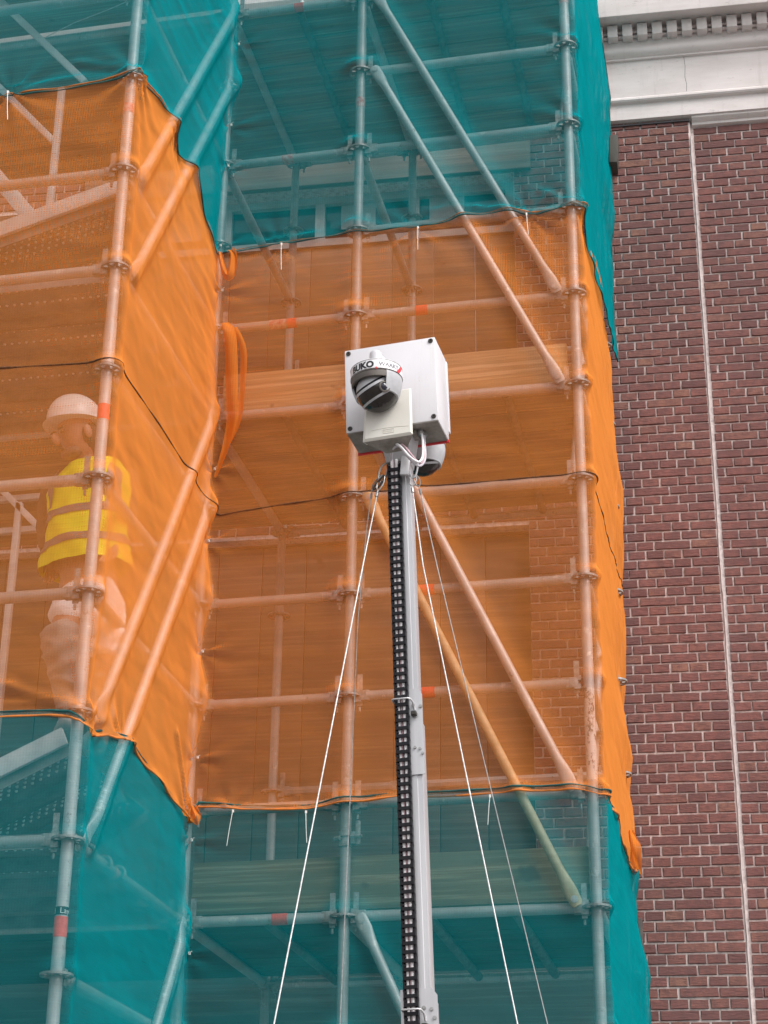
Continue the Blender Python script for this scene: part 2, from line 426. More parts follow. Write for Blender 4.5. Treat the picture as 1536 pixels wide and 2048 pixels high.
def brick_geo(L, seed):
    rr = random.Random(seed); h = CO-JT
    def j(s=0.0021): return rr.uniform(-s, s)
    n = 2 if L < 0.12 else 4
    xsn = np.linspace(0, L, n+1)
    top = [(x+j(), 0.006, h/2+j(0.0014)) for x in xsn]; bot = [(x+j(), 0.006, -h/2+j(0.0014)) for x in xsn]
    c = 0.0028
    def cl(x): return min(max(x, c), L-c)
    tf = [(cl(x)+j(0.0008), -0.005+j(0.0012), h/2-c+j(0.001)) for x in xsn]
    bf = [(cl(x)+j(0.0008), -0.005+j(0.0012), -h/2+c+j(0.001)) for x in xsn]
    V = top+tf+bf+bot; m = n+1; F = []
    for i in range(n):
        for k in range(3): F.append((k*m+i, (k+1)*m+i, (k+1)*m+i+1, k*m+i+1))
    F.append((0, m, 2*m, 3*m)[::-1]); F.append((n, m+n, 2*m+n, 3*m+n))
    F = [f[::-1] for f in F]
    return np.array(V), F
cache = {}
def brick_key(L, i): return (round(L/0.004)*0.004, i % 4)
stuff = G()
for i, (a, b, z, p) in enumerate(bricks):
    L = b-a
    if L < 0.012: continue
    pr = random.uniform(-0.0012, 0.0022); zz = z-CO/2+random.uniform(-0.0012, 0.0012)
    if i in single:
        k = brick_key(L, i)
        if k not in cache:
            gg = G(); V, F = brick_geo(k[0], hash((int(k[0]*1000), k[1])) & 0xffff); gg.add(V, F); cache[k] = mesh('brick', gg, 'brick_clay', 35)
        o = bpy.data.objects.new('brick', cache[k]); COL.objects.link(o); o.parent = BW
        o.location = wl(a, p+pr, zz); o.rotation_euler = (0, random.uniform(-0.006, 0.006), 0)
    else:
        V, F = brick_geo(L, i*7+1); V = V+np.array(wl(a, p+pr, zz)); stuff.add(V, F)
mk('brickwork', stuff, 'brick_clay', BW, 35, local=True, kind='stuff')

# cornice: one profile drawn along the wall
prof = [(-0.10, 5.272), (0.030, 5.290), (0.034, 5.292), (0.034, 5.402), (0.040, 5.405), (0.056, 5.410), (0.063, 5.420), (0.062, 5.432), (0.052, 5.446), (0.042, 5.452),
        (0.042, 5.461), (0.032, 5.464), (0.032, 5.733), (0.048, 5.736), (0.048, 5.748), (0.052, 5.750), (0.060, 5.754), (0.076, 5.766), (0.084, 5.778), (0.086, 5.788),
        (0.076, 5.791), (0.076, 5.815), (0.070, 5.818), (0.070, 5.955), (0.150, 5.958), (0.205, 5.950), (0.208, 5.944), (0.226, 5.944), (0.228, 5.952), (0.228, 6.16), (0.25, 6.18), (0.27, 6.22), (0.30, 6.26), (0.30, 6.32), (-0.1, 6.36)]
g = G(); xs = np.concatenate([np.arange(-6.0, 3.01, 0.5)])
g.rings([[wl(x, p, z) for (p, z) in prof] for x in xs], cap=True, close=True)
corn = mk('cornice', g, 'cornice_paint', BW, 28, local=True)
g = G(); rgp = [(-0.06, 5.232), (-0.008, 5.240), (-0.006, 5.256), (0.010, 5.264), (0.022, 5.276), (0.022, 5.288), (-0.06, 5.288)]
g.rings([[wl(x, p, z) for (p, z) in rgp] for x in (0.008, 1.5, 3.0)]); mk('bed_moulding', g, 'cornice_paint', corn, 30, local=True)
g = G(); g.box((-2.99, 0.03, 5.266-GZ), (5.97, 0.09, 0.012)); mk('shadow_strip', g, 'shadow_joint_dark', corn, None, local=True)  # dark strip painting the shadow under the cornice
dm = None
dg = G(); dg.bevbox((0, 0, 0), (0.063, 0.066, 0.090), 0.0025); dm = mesh('dentil', dg, 'cornice_paint', 30)
k = 0
for i in range(-22, 24):
    x = 0.3835+0.0922*i
    o = bpy.data.objects.new('dentil', dm); COL.objects.link(o); o.parent = corn
    o.location = wl(x, 0.102+random.uniform(-.001, .001), 5.900)
g = G()
for zz in (5.885, 5.918): g.tube([wl(-2.0, 0.083, zz), wl(2.6, 0.083, zz)], 0.011, 8)
mk('bead_moulding', g, 'cornice_paint', corn, 50, local=True)
g = G(); pts = [(-0.012, 5.464), (-0.008, 5.52), (-0.016, 5.58), (-0.010, 5.66), (-0.014, 5.732)]
g.rings([[wl(x-0.0012, 0.0325, z), wl(x+0.0012, 0.0325, z), wl(x+0.0012, 0.0300, z), wl(x-0.0012, 0.0300, z)] for x, z in pts]); mk('board_joint', g, 'shadow_joint_dark', corn, None, local=True)
# dark timber end by the edge of the net
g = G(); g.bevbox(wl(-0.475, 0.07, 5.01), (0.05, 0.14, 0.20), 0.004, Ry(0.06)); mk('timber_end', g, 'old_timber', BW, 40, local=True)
# window openings behind the scaffold: a white transom light above, closed brown shutter boards below
def window(x0, x1, z0, z1, light):
    g = G(); y = 0.12
    def bar(a, b, c, d, dp=0.06): g.box(((a+b)/2, y, (c+d)/2-GZ), (b-a, dp, d-c))
    zt = z1-0.36 if light else z1-0.01
    if light:
        bar(x0, x1, z1-0.05, z1); bar(x0, x1, zt, zt+0.05); mul = [x1-0.03-0.6*i for i in range(7)]
        for xm in mul: bar(xm-0.03, xm+0.03, zt+0.05, z1-0.05)
        fr = mk('window', g, 'window_paint', BW, None, local=True)
        for i in range(6):
            a, b = mul[i+1]+0.03, mul[i]-0.03
            g = G(); g.box(((a+b)/2, y+0.012, (zt+z1)/2-GZ), (b-a, 0.008, z1-zt-0.1)); mk('pane', g, 'window_glass', fr, None, local=True)
            if i in (0, 1, 3): g = G(); g.box((a+0.17+.04*i, y+0.003, z1-0.14-GZ), (0.22, 0.004, 0.18)); mk('blind', g, 'window_paint', fr, None, local=True)
    else:
        g.box(((x0+x1)/2, y, z1-0.005-GZ), (x1-x0, 0.06, 0.01)); g.box(((x0+x1)/2, y+0.04, (z0+z1)/2-GZ), (x1-x0, 0.01, z1-z0-0.03)); fr = mk('window', g, 'shutter_wood', BW, None, local=True)
    n = 16; w = (x1-x0)/n
    for i in range(n):
        g = G(); g.bevbox((x0+w*(i+.5), y, (z0+zt)/2-GZ), (w-0.004, 0.03, zt-z0-0.002), 0.003); mk('shutter_board', g, 'shutter_wood', fr, 40, local=True)
    g = G(); g.box(((x0+x1)/2, 0.05, z0-0.03-GZ), (x1-x0+0.08, 0.16, 0.06)); mk('sill', g, 'old_timber', fr, None, local=True)
for (a, b, c, d) in OPEN: window(a, b, c, d, c > 3)
g = G(); g.bevbox((-2.42, -0.012, 5.125-GZ), (2.86, 0.05, 0.255), 0.005); mk('shade_board', g, 'shutter_wood', BW, 40, local=True)  # added board standing in for brick dark with deck shade and soot
g = G(); g.bevbox((-2.86, -0.03, -1.55-GZ), (4.68, 0.07, 3.78), 0.01); mk('shade_backing', g, 'shaded_plank_wood', BW, 40, local=True)  # dark sheet added to keep the space under the lowest deck dim

# ------------------------------------------------------------------ scaffold
XL, YL, XR, YB = -0.733, -1.40, 1.09, 1.40
TR = 0.02415
SC = empty('scaffold', (0, 0, GZ), label='galvanised tube scaffold with ring nodes wrapped in orange and teal netting', cat='scaffold')
# ring node: flat ring with eight holes
def rosette_geo():
    g = G(); h = 0.0045
    def ann(r0, r1, n, a0=0, a1=2*math.pi):
        full = a1-a0 > 6.28
        th = np.linspace(a0, a1, n, endpoint=not full)
        P = []
        for z, r in ((h, r0), (h, r1), (-h, r1), (-h, r0), (h, r0)):
            P.append(np.stack([r*np.cos(th), r*np.sin(th), np.full(n, z)], -1))
        g.rings(P, cap=False, close=full)
    ann(0.023, 0.034, 24); ann(0.0535, 0.0625, 32)
    for i in range(8):
        a = i*math.pi/4+math.pi/8; c, s = math.cos(a), math.sin(a); R = Rz(a)
        g.box((0.044*c, 0.044*s, 0), (0.024, 0.016 if i % 2 else 0.020, 2*h-0.0006), R)
    return g
ROS = mesh('rosette', rosette_geo(), 'node_steel', 40)
def standard(x, y, z0, z1, mat='galvanised_steel', n=16, joints=(), rmat=None):
    g = G(); p = [(x, y, z) for z in (z0, z1)]; g.tube(p, TR, n)
    for j in joints:
        g.tube([(x, y, j), (x, y, j+0.20)], TR+0.0022, n)
    o = mk('standard', g, mat, SC, 40)
    k = math.ceil((z0+0.05)/0.5)
    while k*0.5 < z1-0.05:
        rr = inst('rosette', ROS, o, (x, y, k*0.5)); rr.rotation_euler = (0, 0, random.choice((0, math.pi/4))*0); k += 1
    return o
ZS0, ZS1 = GZ, 6.4
stL = standard(XL, YL, ZS0, ZS1, n=20, joints=(0.53, 2.03))
stM = standard(0, 0, ZS0, ZS1, n=18, joints=(0.58, 4.53))
stR1 = standard(XR, 0, ZS0, 0.55, n=18)
stR2 = standard(XR, 0, 0.55, 0.97, 'splashed_steel', n=18)
stR3 = standard(XR, 0, 0.97, ZS1, n=18, joints=(4.53,))
stC = standard(XL, 0, ZS0, ZS1)
for x in (XL, 0, XR): standard(x, YB, ZS0, ZS1, n=12)
standard(XL-2.57, YL, ZS0, ZS1); standard(XL-2.57, 0, ZS0, ZS1)

def wedge_head(a, d):                               # head at end a of a ledger running along d
    g = G(); a = np.asarray(a, float); d = np.asarray(d, float); d = d/np.linalg.norm(d)
    ang = math.atan2(d[1], d[0]); R = Rz(ang)
    g.bevbox(a+d*0.072, (0.058, 0.040, 0.052), 0.008, R)
    g.box(a+d*0.047+np.array([0, 0, 0.020]), (0.030, 0.036, 0.022), R)
    g.box(a+d*0.047+np.array([0, 0, -0.020]), (0.030, 0.036, 0.022), R)
    g.box(a+d*0.052+np.array([0, 0, 0.030]), (0.024, 0.006, 0.150), R)      # the wedge
    g.tube([a+d*0.052+np.array([0, 0, -0.05]), a+d*0.052+np.array([0, 0, -0.072])], 0.006, 6)
    return g
def ledger(a, b, mat='galvanised_steel', n=12, name='ledger', heads=True):
    a, b = np.asarray(a, float), np.asarray(b, float); d = (b-a)/np.linalg.norm(b-a)
    g = G(); g.tube([a+d*0.085, b-d*0.085], TR, n); o = mk(name, g, mat, SC, 40)
    if heads:
        mk('wedge_head', wedge_head(a, d), 'node_steel', o, 40); mk('wedge_head', wedge_head(b, -d), 'node_steel', o, 40)
    return o
L = lambda k: 0.5*k
LR, LC, LL = {}, {}, {}
for k in (-4, -2, 0, 1, 2, 3, 4, 5, 6, 7, 8, 9, 10, 11): LR[k] = ledger((0, 0, L(k)), (XR, 0, L(k)))
for k in (-2, 0, 1, 2, 3, 5, 6, 8, 10): LC[k] = ledger((XL, 0, L(k)), (0, 0, L(k)))
for k in (-2, 0, 2, 3, 5, 6, 8): LL[k] = ledger((XL-2.57, YL, L(k)), (XL, YL, L(k)))
for k in (0, 5, 10): ledger((XL-2.57, 0, L(k)), (XL, 0, L(k)))
TL = {}
for k in (-2, -1, 0, 2, 3, 4, 5, 6, 8, 10): TL[k] = ledger((XL, YL, L(k)), (XL, 0, L(k)), name='transom')
for k in (0, 2, 3, 5, 6, 7, 8, 9, 10): ledger((XR, 0, L(k)), (XR, YB, L(k)), name='transom', n=10)
for k in (0, 5, 8, 10):
    ledger((0, 0, L(k)-0.0), (0, YB, L(k)), name='transom', n=10); ledger((XL, 0, L(k)), (XL, YB, L(k)), name='transom', n=10)
for k in (0, 2, 5, 7, 10):
    ledger((XL, YB, L(k)), (0, YB, L(k)), n=8); ledger((0, YB, L(k)), (XR, YB, L(k)), n=8)

def brace(a, b, off, mat='galvanised_steel', n=14):
    """tube with flattened scooped ends and a pin, running outside the ledger plane"""
    a, b = np.asarray(a, float)+off, np.asarray(b, float)+off
    d = (b-a)/np.linalg.norm(b-a); nrm = np.asarray(off, float)/np.linalg.norm(off); s = np.cross(d, nrm)
    Lg = np.linalg.norm(b-a); th = np.arange(n)*2*math.pi/n; Rg = []
    r = 0.0212
    st = [(0.0, 0.018, 0.005), (0.012, 0.027, 0.006), (0.07, 0.030, 0.008), (0.10, 0.028, 0.014), (0.14, 0.0235, 0.0195), (0.17, r, r)]
    for t, w, h in st: Rg.append(a+d*t+np.cos(th)[:, None]*s*w+np.sin(th)[:, None]*nrm*h-nrm*(r-h)*0.6)
    for t, w, h in st[::-1]: Rg.append(b-d*t+np.cos(th)[:, None]*s*w+np.sin(th)[:, None]*nrm*h-nrm*(r-h)*0.6)
    g = G(); g.rings(Rg); o = mk('diagonal_brace', g, mat, SC, 40)
    for e, sg in ((a, 1), (b, -1)):
        g = G(); c = e+d*sg*0.03-nrm*0.012
        g.tube([c-nrm*0.03, c+nrm*0.016], 0.010, 8); g.tube([c+nrm*0.010, c+nrm*0.014], 0.016, 10); mk('brace_pin', g, 'galvanised_steel', o, 40)
    return o
ox = 0.075
F2 = np.array([0, -0.052, 0.0])
BR = [((ox, 0, L(10)), (XR-ox, 0, L(6))), ((ox, 0, L(9)), (XR-ox, 0, L(5))), ((ox, 0, L(5)), (XR-ox, 0, L(1))), ((ox, 0, L(4)), (XR-ox, 0, L(0))), ((ox, 0, L(0)), (XR-ox, 0, L(-4)))]
for i, (a, b) in enumerate(BR): brace(a, b, F2, 'yellow_tube' if i == 3 else 'galvanised_steel')
F1 = np.array([0.047, 0, 0])
BS = [((XL, YL+ox, L(k)), (XL, -ox, L(k+4))) for k in (6, 5, 1, 0, -4, -5)]
for a, b in BS: brace(a, b, F1)
BD = [((XR, ox, L(k)), (XR, YB-ox, L(k+4))) for k in (0, 4, 8)]
for a, b in BD: brace(a, b, -F1)

# toe boards
def board(c, sz, mat='toe_board_wood'):
    g = G(); g.bevbox(c, sz, 0.004); return mk('toe_board', g, mat, SC, 40)
board(((XL+XR)/2+0.0, 0.043, 2.64), (XR-XL-0.10, 0.030, 0.225))
board(((XL+XR)/2+0.0, 0.043, 0.155), (XR-XL-0.06, 0.030, 0.235), 'muted_board_wood')
# platform planks of the right bay
def planks(x0, x1, y0, y1, z, n, mat='plank_wood'):
    w = (y1-y0)/n
    for i in range(n):
        g = G(); g.bevbox(((x0+x1)/2, y0+w*(i+0.5), z+random.uniform(-.003, .003)), (x1-x0, w-0.008, 0.040), 0.004)
        mk('plank', g, mat, SC, 40)
for zz, m_ in ((L(0)+0.05, 'shaded_plank_wood'), (L(5)+0.05, 'plank_wood'), (L(10)+0.05, 'plank_wood')): planks(XL+0.004, XR-0.03, 0.07, YB-0.03, zz, 6, m_)
for x in (-0.36, 0.36, 0.74):
    for zz in (L(0), L(5), L(10)):
        g = G(); g.tube([(x, 0.03, zz+0.0), (x, YB-0.03, zz+0.0)], 0.022, 10); mk('deck_bearer', g, 'dark_steel', SC, 40)
planks(XL-2.5, XL-0.004, -1.33, -0.03, L(10)+0.05, 4); planks(XL-2.5, XL-0.004, 0.05, YB-.03, L(10)+0.05, 4)
planks(XL-2.5, XL-0.004, 0.05, YB-.03, L(5)+0.05, 4); planks(XL-2.5, XL-0.004, 0.05, YB-.03, L(0)+0.05, 4, 'shaded_plank_wood')
# pressed steel planks: channel with rows of lips underneath, painted bright for light through holes
def steel_plank(p0, p1, width, seed):
    p0, p1 = np.asarray(p0, float), np.asarray(p1, float); d = p1-p0; Lg = np.linalg.norm(d); d = d/Lg
    s = np.array([0, 1.0, 0]); u = np.cross(d, s); u = -u if u[2] < 0 else u
    R = np.stack([d, s, u], -1); c = (p0+p1)/2+s*width/2
    g = G(); g.box(c, (Lg, width-0.006, 0.004), R)
    g.box(c-s*(width/2-0.005)-u*0.028, (Lg, 0.004, 0.056), R); g.box(c+s*(width/2-0.005)-u*0.028, (Lg, 0.004, 0.056), R)
    o = mk('steel_plank', g, 'perforated_steel', SC, None)
    g = G(); rr = random.Random(seed)
    nx = int(Lg/0.036); th = np.arange(6)*math.pi/3
    for j, off in enumerate(np.arange(0.045, width-0.09, 0.036)):
        if seed % 2 and j in (2, 3): continue
        for i in range(nx):
            x = (i+0.5+(0.5 if j % 2 else 0))*0.036
            if x > Lg-0.02: continue
            cc = p0+d*x+s*off-u*0.003
            r0, r1 = 0.0075, 0.005
            a = np.stack([np.cos(th), np.sin(th)], -1)
            g.rings([cc+a[:, :1]*d*r0+a[:, 1:]*s*r0, cc+a[:, :1]*d*r1+a[:, 1:]*s*r1-u*0.006, cc+a[:, :1]*d*r1*0.8+a[:, 1:]*s*r1*.8-u*0.001], cap=True)
    mk('lit_hole_lips', g, 'lit_lip', o, None, kind='stuff'); return o
for i in range(4): steel_plank((XL-2.5, YL+0.08+0.325*i, L(5)+0.05), (XL-0.05, YL+0.08+0.325*i, L(5)+0.05), 0.315, i*2+1)
for i in range(4): steel_plank((XL-2.5, YL+0.08+0.325*i, L(0)+0.05), (XL-0.05, YL+0.08+0.325*i, L(0)+0.05), 0.315, i*2+1)

# ------------------------------------------------------------------ inclined stair flights in the left bay
def flight(p0, p1, yn, label):
    p0, p1 = np.asarray(p0, float), np.asarray(p1, float); dd = (p1-p0)/np.linalg.norm(p1-p0)
    e = empty('stair_flight', p0, label=label, cat='stairs', group='inclined stair flights inside the left scaffold bay')
    u = np.cross(dd, [0, 1, 0]); u = -u if u[2] < 0 else u
    R = np.stack([dd, [0, 1, 0], u], -1); Lg = np.linalg.norm(p1-p0)
    for y in (0.0, yn*0.325+0.03):
        g = G(); g.bevbox((p0+p1)/2+np.array([0, y, 0]), (Lg, 0.022, 0.075), 0.004, R); mk('stringer', g, 'stair_aluminium' if y == 0.0 else 'dark_steel', e, 40)
    for i in range(yn):
        o = steel_plank(p0+np.array([0, 0.02+0.325*i, -0.02]), p1+np.array([0, 0.02+0.325*i, -0.02]), 0.315, 2)
        o.parent = e; o.location = Vector(np.array([0, 0, GZ])-p0); o.name = 'tread_plank'
    return e
flight((-3.2, -1.25, 2.34), (-0.80, -1.25, 3.035), 3, 'perforated steel ramp rising behind the orange net beside the upper left pole')
flight((-3.0, -1.25, -0.52), (-0.84, -1.25, 0.460), 3, 'perforated steel ramp rising behind the teal net under the worker')
def rail(pts, w, d, name, e, mat='stair_aluminium'):
    a, b = np.asarray(pts[0], float), np.asarray(pts[1], float); dd = (b-a)/np.linalg.norm(b-a)
    s = np.array([0, 1.0, 0]); n = np.cross(dd, s); n /= np.linalg.norm(n); s = np.cross(n, dd)
    g = G(); g.bevbox((a+b)/2, (np.linalg.norm(b-a), d, w), 0.003, np.stack([dd, s, n], -1)); mk(name, g, mat, e, 40)
e = empty('stair_rail', (-1.426, -0.6, L(5)+0.05), label='pale aluminium stair rail with post and slanting bars behind the upper orange net', cat='railing')
rail([(-1.426, -0.6, 2.6), (-1.426, -0.6, 4.16)], 0.032, 0.032, 'post', e)
rail([(-2.4, -0.6, 4.95), (-1.44, -0.6, 3.832)], 0.032, 0.03, 'bar', e)
rail([(-2.6, -0.6, 4.79), (-1.30, -0.6, 3.10)], 0.075, 0.03, 'stair_side', e)
rail([(-2.6, -0.56, 5.70), (-1.319, -0.56, 4.213)], 0.034, 0.03, 'bar', e)
e = empty('stair_rail', (-1.425, -0.6, L(0)+0.05), label='pale aluminium stair rail with post left of the worker', cat='railing')
rail([(-1.425, -0.6, 0.30), (-1.425, -0.6, 1.82)], 0.03, 0.03, 'post', e)
rail([(-2.4, -0.6, 2.80), (-1.30, -0.6, 1.668)], 0.03, 0.03, 'bar', e)
rail([(-2.6, -0.25, 2.02), (-1.28, -0.25, 2.02)], 0.03, 0.03, 'rung', e); rail([(-2.6, -0.25, 1.85), (-1.28, -0.25, 1.85)], 0.03, 0.03, 'rung', e)

# stickers on tubes
def sleeve(parent, a, d, l, r, mat, half=None, name='sticker'):
    a = np.asarray(a, float); d = np.asarray(d, float); d = d/np.linalg.norm(d); g = G(); g.tube([a, a+d*l], r, 18, cap=False); return mk(name, g, mat, parent, 60)
RS = TR+0.0012
zc = lambda p: (p[0], 0, p[2])
sleeve(stL, (XL, YL, 0.135-0.5+0.0), (0, 0, 1), 0.075, RS, 'red_sticker')
def bend_text(txt, size, center, axisR, radius, mat, name, parent, bold=0.0, a0=0.0, extr=0.0):
    """text wrapped round a cylinder; axisR columns: x = along the text at the front, y = into the cylinder, z = up"""
    cu = bpy.data.curves.new('lettering', 'FONT'); cu.body = txt; cu.size = size; cu.offset = bold; cu.align_x = 'LEFT'; cu.align_y = 'CENTER'; cu.resolution_u = 3
    ob = bpy.data.objects.new('lettering', cu); COL.objects.link(ob)
    bpy.context.view_layer.update(); dg = bpy.context.evaluated_depsgraph_get()
    me = bpy.data.meshes.new_from_object(ob.evaluated_get(dg)); bpy.data.objects.remove(ob); bpy.data.curves.remove(cu)
    V = np.array([v.co[:] for v in me.vertices]); F = [tuple(p.vertices) for p in me.polygons]; bpy.data.meshes.remove(me)
    w = V[:, 0].max()
    # cut long faces by splitting edges through bmesh
    bm = bmesh.new(); vs = [bm.verts.new(v) for v in V]
    for f in F:
        try: bm.faces.new([vs[i] for i in f])
        except ValueError: pass
    for c in np.linspace(0, w, 26)[1:-1]:
        bmesh.ops.bisect_plane(bm, geom=list(bm.verts)+list(bm.edges)+list(bm.faces), plane_co=(c, 0, 0), plane_no=(1, 0, 0))
    bm.verts.index_update(); V = np.array([v.co[:] for v in bm.verts]); F = [[v.index for v in f.verts] for f in bm.faces]; bm.free()
    th = a0+V[:, 0]/radius
    P = np.stack([radius*np.sin(th), -radius*np.cos(th), V[:, 1]], -1)
    g = G(); g.add(P@np.asarray(axisR).T+np.asarray(center), F)
    return mk(name, g, mat, parent, None), a0+w/radius
zb = -0.285
sleeve(stL, (XL, YL, zb), (0, 0, 1), 0.030, RS+0.0003, 'print_black')
fa = math.atan2(CP[0]-XL, -(CP[1]-YL))
bend_text('d  Layher', 0.030, (XL, YL, zb+0.014), Rz(0), RS+0.0012, 'print_white', 'lettering', stL, 0.0, fa-1.5)
for k, mat, z0, ln in ((stM, 'worn_sticker', 4.27, 0.06), (stR3, 'worn_sticker', 4.78, 0.07), (stL, 'red_sticker', 1.765, 0.07), (stL, 'worn_sticker', 3.31, 0.05)):
    x, y = (XL, YL) if k is stL else ((0, 0) if k is stM else (XR, 0))
    sleeve(k, (x, y, z0), (0, 0, 1), ln, RS, mat)
for o, px, py, ln, mat in ((LR[6], 832, 627, 0.06, 'red_sticker'), (LC[6], 575, 655, 0.05, 'red_sticker'), (LC[6], 540, 660, 0.085, 'worn_sticker'), (LR[3], 838, 1183, 0.075, 'red_sticker'), (LR[2], 838, 1388, 0.075, 'red_sticker'),
                           (LC[8], 566, 327, 0.06, 'worn_sticker'), (LC[10], 590, 18, 0.05, 'red_sticker'), (LC[0], 545, 1842, 0.07, 'red_sticker')):
    p = at(px, py, 0); k = o is LR[6]
    z = (o.children[0].location.z if False else round(p[2]/0.5)*0.5)
    sleeve(o, (p[0], 0, z), (1, 0, 0), ln, RS, mat)

# swivel coupler on the middle pole, hook rings and tape on the left transom, a stray wire
g = G(); zc_ = 0.34
for dz_ in (-.022, .022): g.tube([(0, 0, zc_+dz_-.012), (0, 0, zc_+dz_+.012)], 0.031, 16)
g.bevbox((0.045, -0.012, zc_), (0.035, 0.040, 0.055), .005); g.bevbox((0.062, -0.03, zc_+.02), (0.022, 0.016, 0.11), .006); g.tube([(0.03, -0.05, zc_), (0.085, -0.05, zc_)], .007, 6); g.tube([(-0.045, -.02, zc_), (-0.02, -.03, zc_)], .010, 6)
mk('swivel_coupler', g, 'node_steel', stM, 40)
for y_ in (-1.20, -1.02, -0.86):
    g = G(); th = np.linspace(-0.6, 3.6, 14); g.tube([(XL+0.036*math.cos(t), y_+.012*math.sin(t), 0.036*math.sin(t)) for t in th], 0.008, 7); mk('hook', g, 'node_steel', TL[0], 60)
sleeve(TL[0], (XL, -0.93, 0), (0, 1, 0), 0.04, RS, 'worn_sticker'); sleeve(TL[0], (XL, -0.20, 0), (0, 1, 0), 0.035, RS+.001, 'yellow_tube')
g = G(); g.tube([at(90, 75, -1.2), at(150, 45, -1.2), at(215, 20, -1.2), at(275, -6, -1.2), at(330, -30, -1.2)], 0.0022, 6); mk('loose_wire', g, 'wire_rope', SC, 60)
# ------------------------------------------------------------------ nets
XS, YF1, YF2, XE = -0.68, -1.455, -0.062, 1.145
CZ = [-0.9, -0.424, -0.126, 0.093, 0.362, 0.545, 0.732, 1.015, 1.239, 1.511, 1.798, 1.954, 2.183, 2.583, 3.042, 3.189, 3.461, 3.705, 3.955, 4.21, 4.45, 4.736, 5.013, 5.6]
CXs = [-.672, -.672, -.677, -.694, -.694, -.692, -.688, -.634, -.692, -.643, -.692, -.665, -.682, -.687, -.699, -.693, -.715, -.705, -.698, -.694, -.658, -.676, -.697, -.68]
RZ = [-1.0, -.195, .045, .296, .423, .564, .681, .947, 1.162, 1.44, 1.777, 2.128, 2.669, 3.047, 3.617, 4.318, 4.563, 4.926, 5.258, 5.564, 5.798, 6.2, 6.6]
RX = [1.165, 1.164, 1.168, 1.125, 1.126, 1.15, 1.145, 1.121, 1.141, 1.111, 1.141, 1.135, 1.163, 1.137, 1.132, 1.130, 1.154, 1.144, 1.166, 1.153, 1.14, 1.123, 1.12]
X0 = -2.75; YE = 1.70
SA = XS-X0; SB = YF2-YF1; SCn = XE-XS; SD = YE-YF2        # lengths of the four runs
T1, T2, T3, T4 = SA, SA+SB, SA+SB+SCn, SA+SB+SCn+SD
_ph = rng.uniform(0, 6.28, (24,)); _k = rng.uniform(-1, 1, (24, 2)); _k /= np.linalg.norm(_k, axis=1)[:, None]
def fbm(u, v, base, seed=0, n=7):
    o = np.zeros_like(u); a = 1.0; f = base; tot = 0
    for i in range(n):
        j = (i*3+seed) % 24
        o += a*np.sin(f*(_k[j, 0]*u+_k[j, 1]*v)+_ph[j]+1.7*np.sin(0.6*f*(_k[(j+5) % 24, 0]*u+_k[(j+5) % 24, 1]*v)+_ph[(j+9) % 24])); tot += a
        f *= 1.55; a *= 0.68
    return o/tot
def ss(x): x = np.clip(x, 0, 1); return x*x*(3-2*x)
LEV = np.array([0.5*k for k in range(-4, 14)])
def segd(px, pz, a, b):
    ax, az = a; bx, bz = b; L2 = (bx-ax)**2+(bz-az)**2
    t = np.clip(((px-ax)*(bx-ax)+(pz-az)*(bz-az))/L2, 0, 1)
    return np.hypot(px-ax-t*(bx-ax), pz-az-t*(bz-az))
CREASES = [('A', -1.35, 0.69, -1.0, 0.60, 0.022, 0.016), ('A', -1.0, 0.60, -0.78, 0.52, 0.016, 0.016), ('A', -1.4, 0.56, -0.85, 0.53, 0.012, 0.012),
           ('A', -0.98, 3.60, -0.80, 3.54, 0.018, 0.014), ('A', -0.80, 3.54, -0.71, 3.50, 0.014, 0.016), ('A', -1.28, 3.50, -0.95, 3.51, 0.014, 0.012),
           ('C', 0.38, 3.54, 0.62, 3.52, 0.016, 0.012), ('C', 0.62, 3.52, 0.88, 3.465, 0.014, 0.016), ('C', 0.93, 3.60, 1.08, 3.50, 0.014, 0.014), ('C', 1.0, 3.56, 0.90, 3.465, 0.012, 0.012),
           ('C', -0.45, 3.47, -0.2, 3.475, 0.012, 0.012), ('C', 0.05, 3.50, 0.28, 3.465, 0.014, 0.010), ('B', -0.9, 3.40, -0.95, 3.05, 0.03, 0.010), ('B', -0.35, 0.75, -0.08, 0.47, 0.02, 0.014), ('B', -0.25, 0.62, -0.06, 0.44, 0.012, 0.012),
           ('C', -0.66, 0.55, -0.52, 0.50, 0.014, 0.014), ('C', 0.45, 0.53, 0.75, 0.52, 0.014, 0.010), ('C', 0.75, 0.53, 1.08, 0.50, 0.014, 0.012)]
CORNER_TIES = [0.35, 0.73, 1.24, 1.80, 2.18, 3.19, 3.46, 3.95, 4.21, 4.74, -0.15]
HEM_TIES = []                                      # (run, x or y, z) filled below
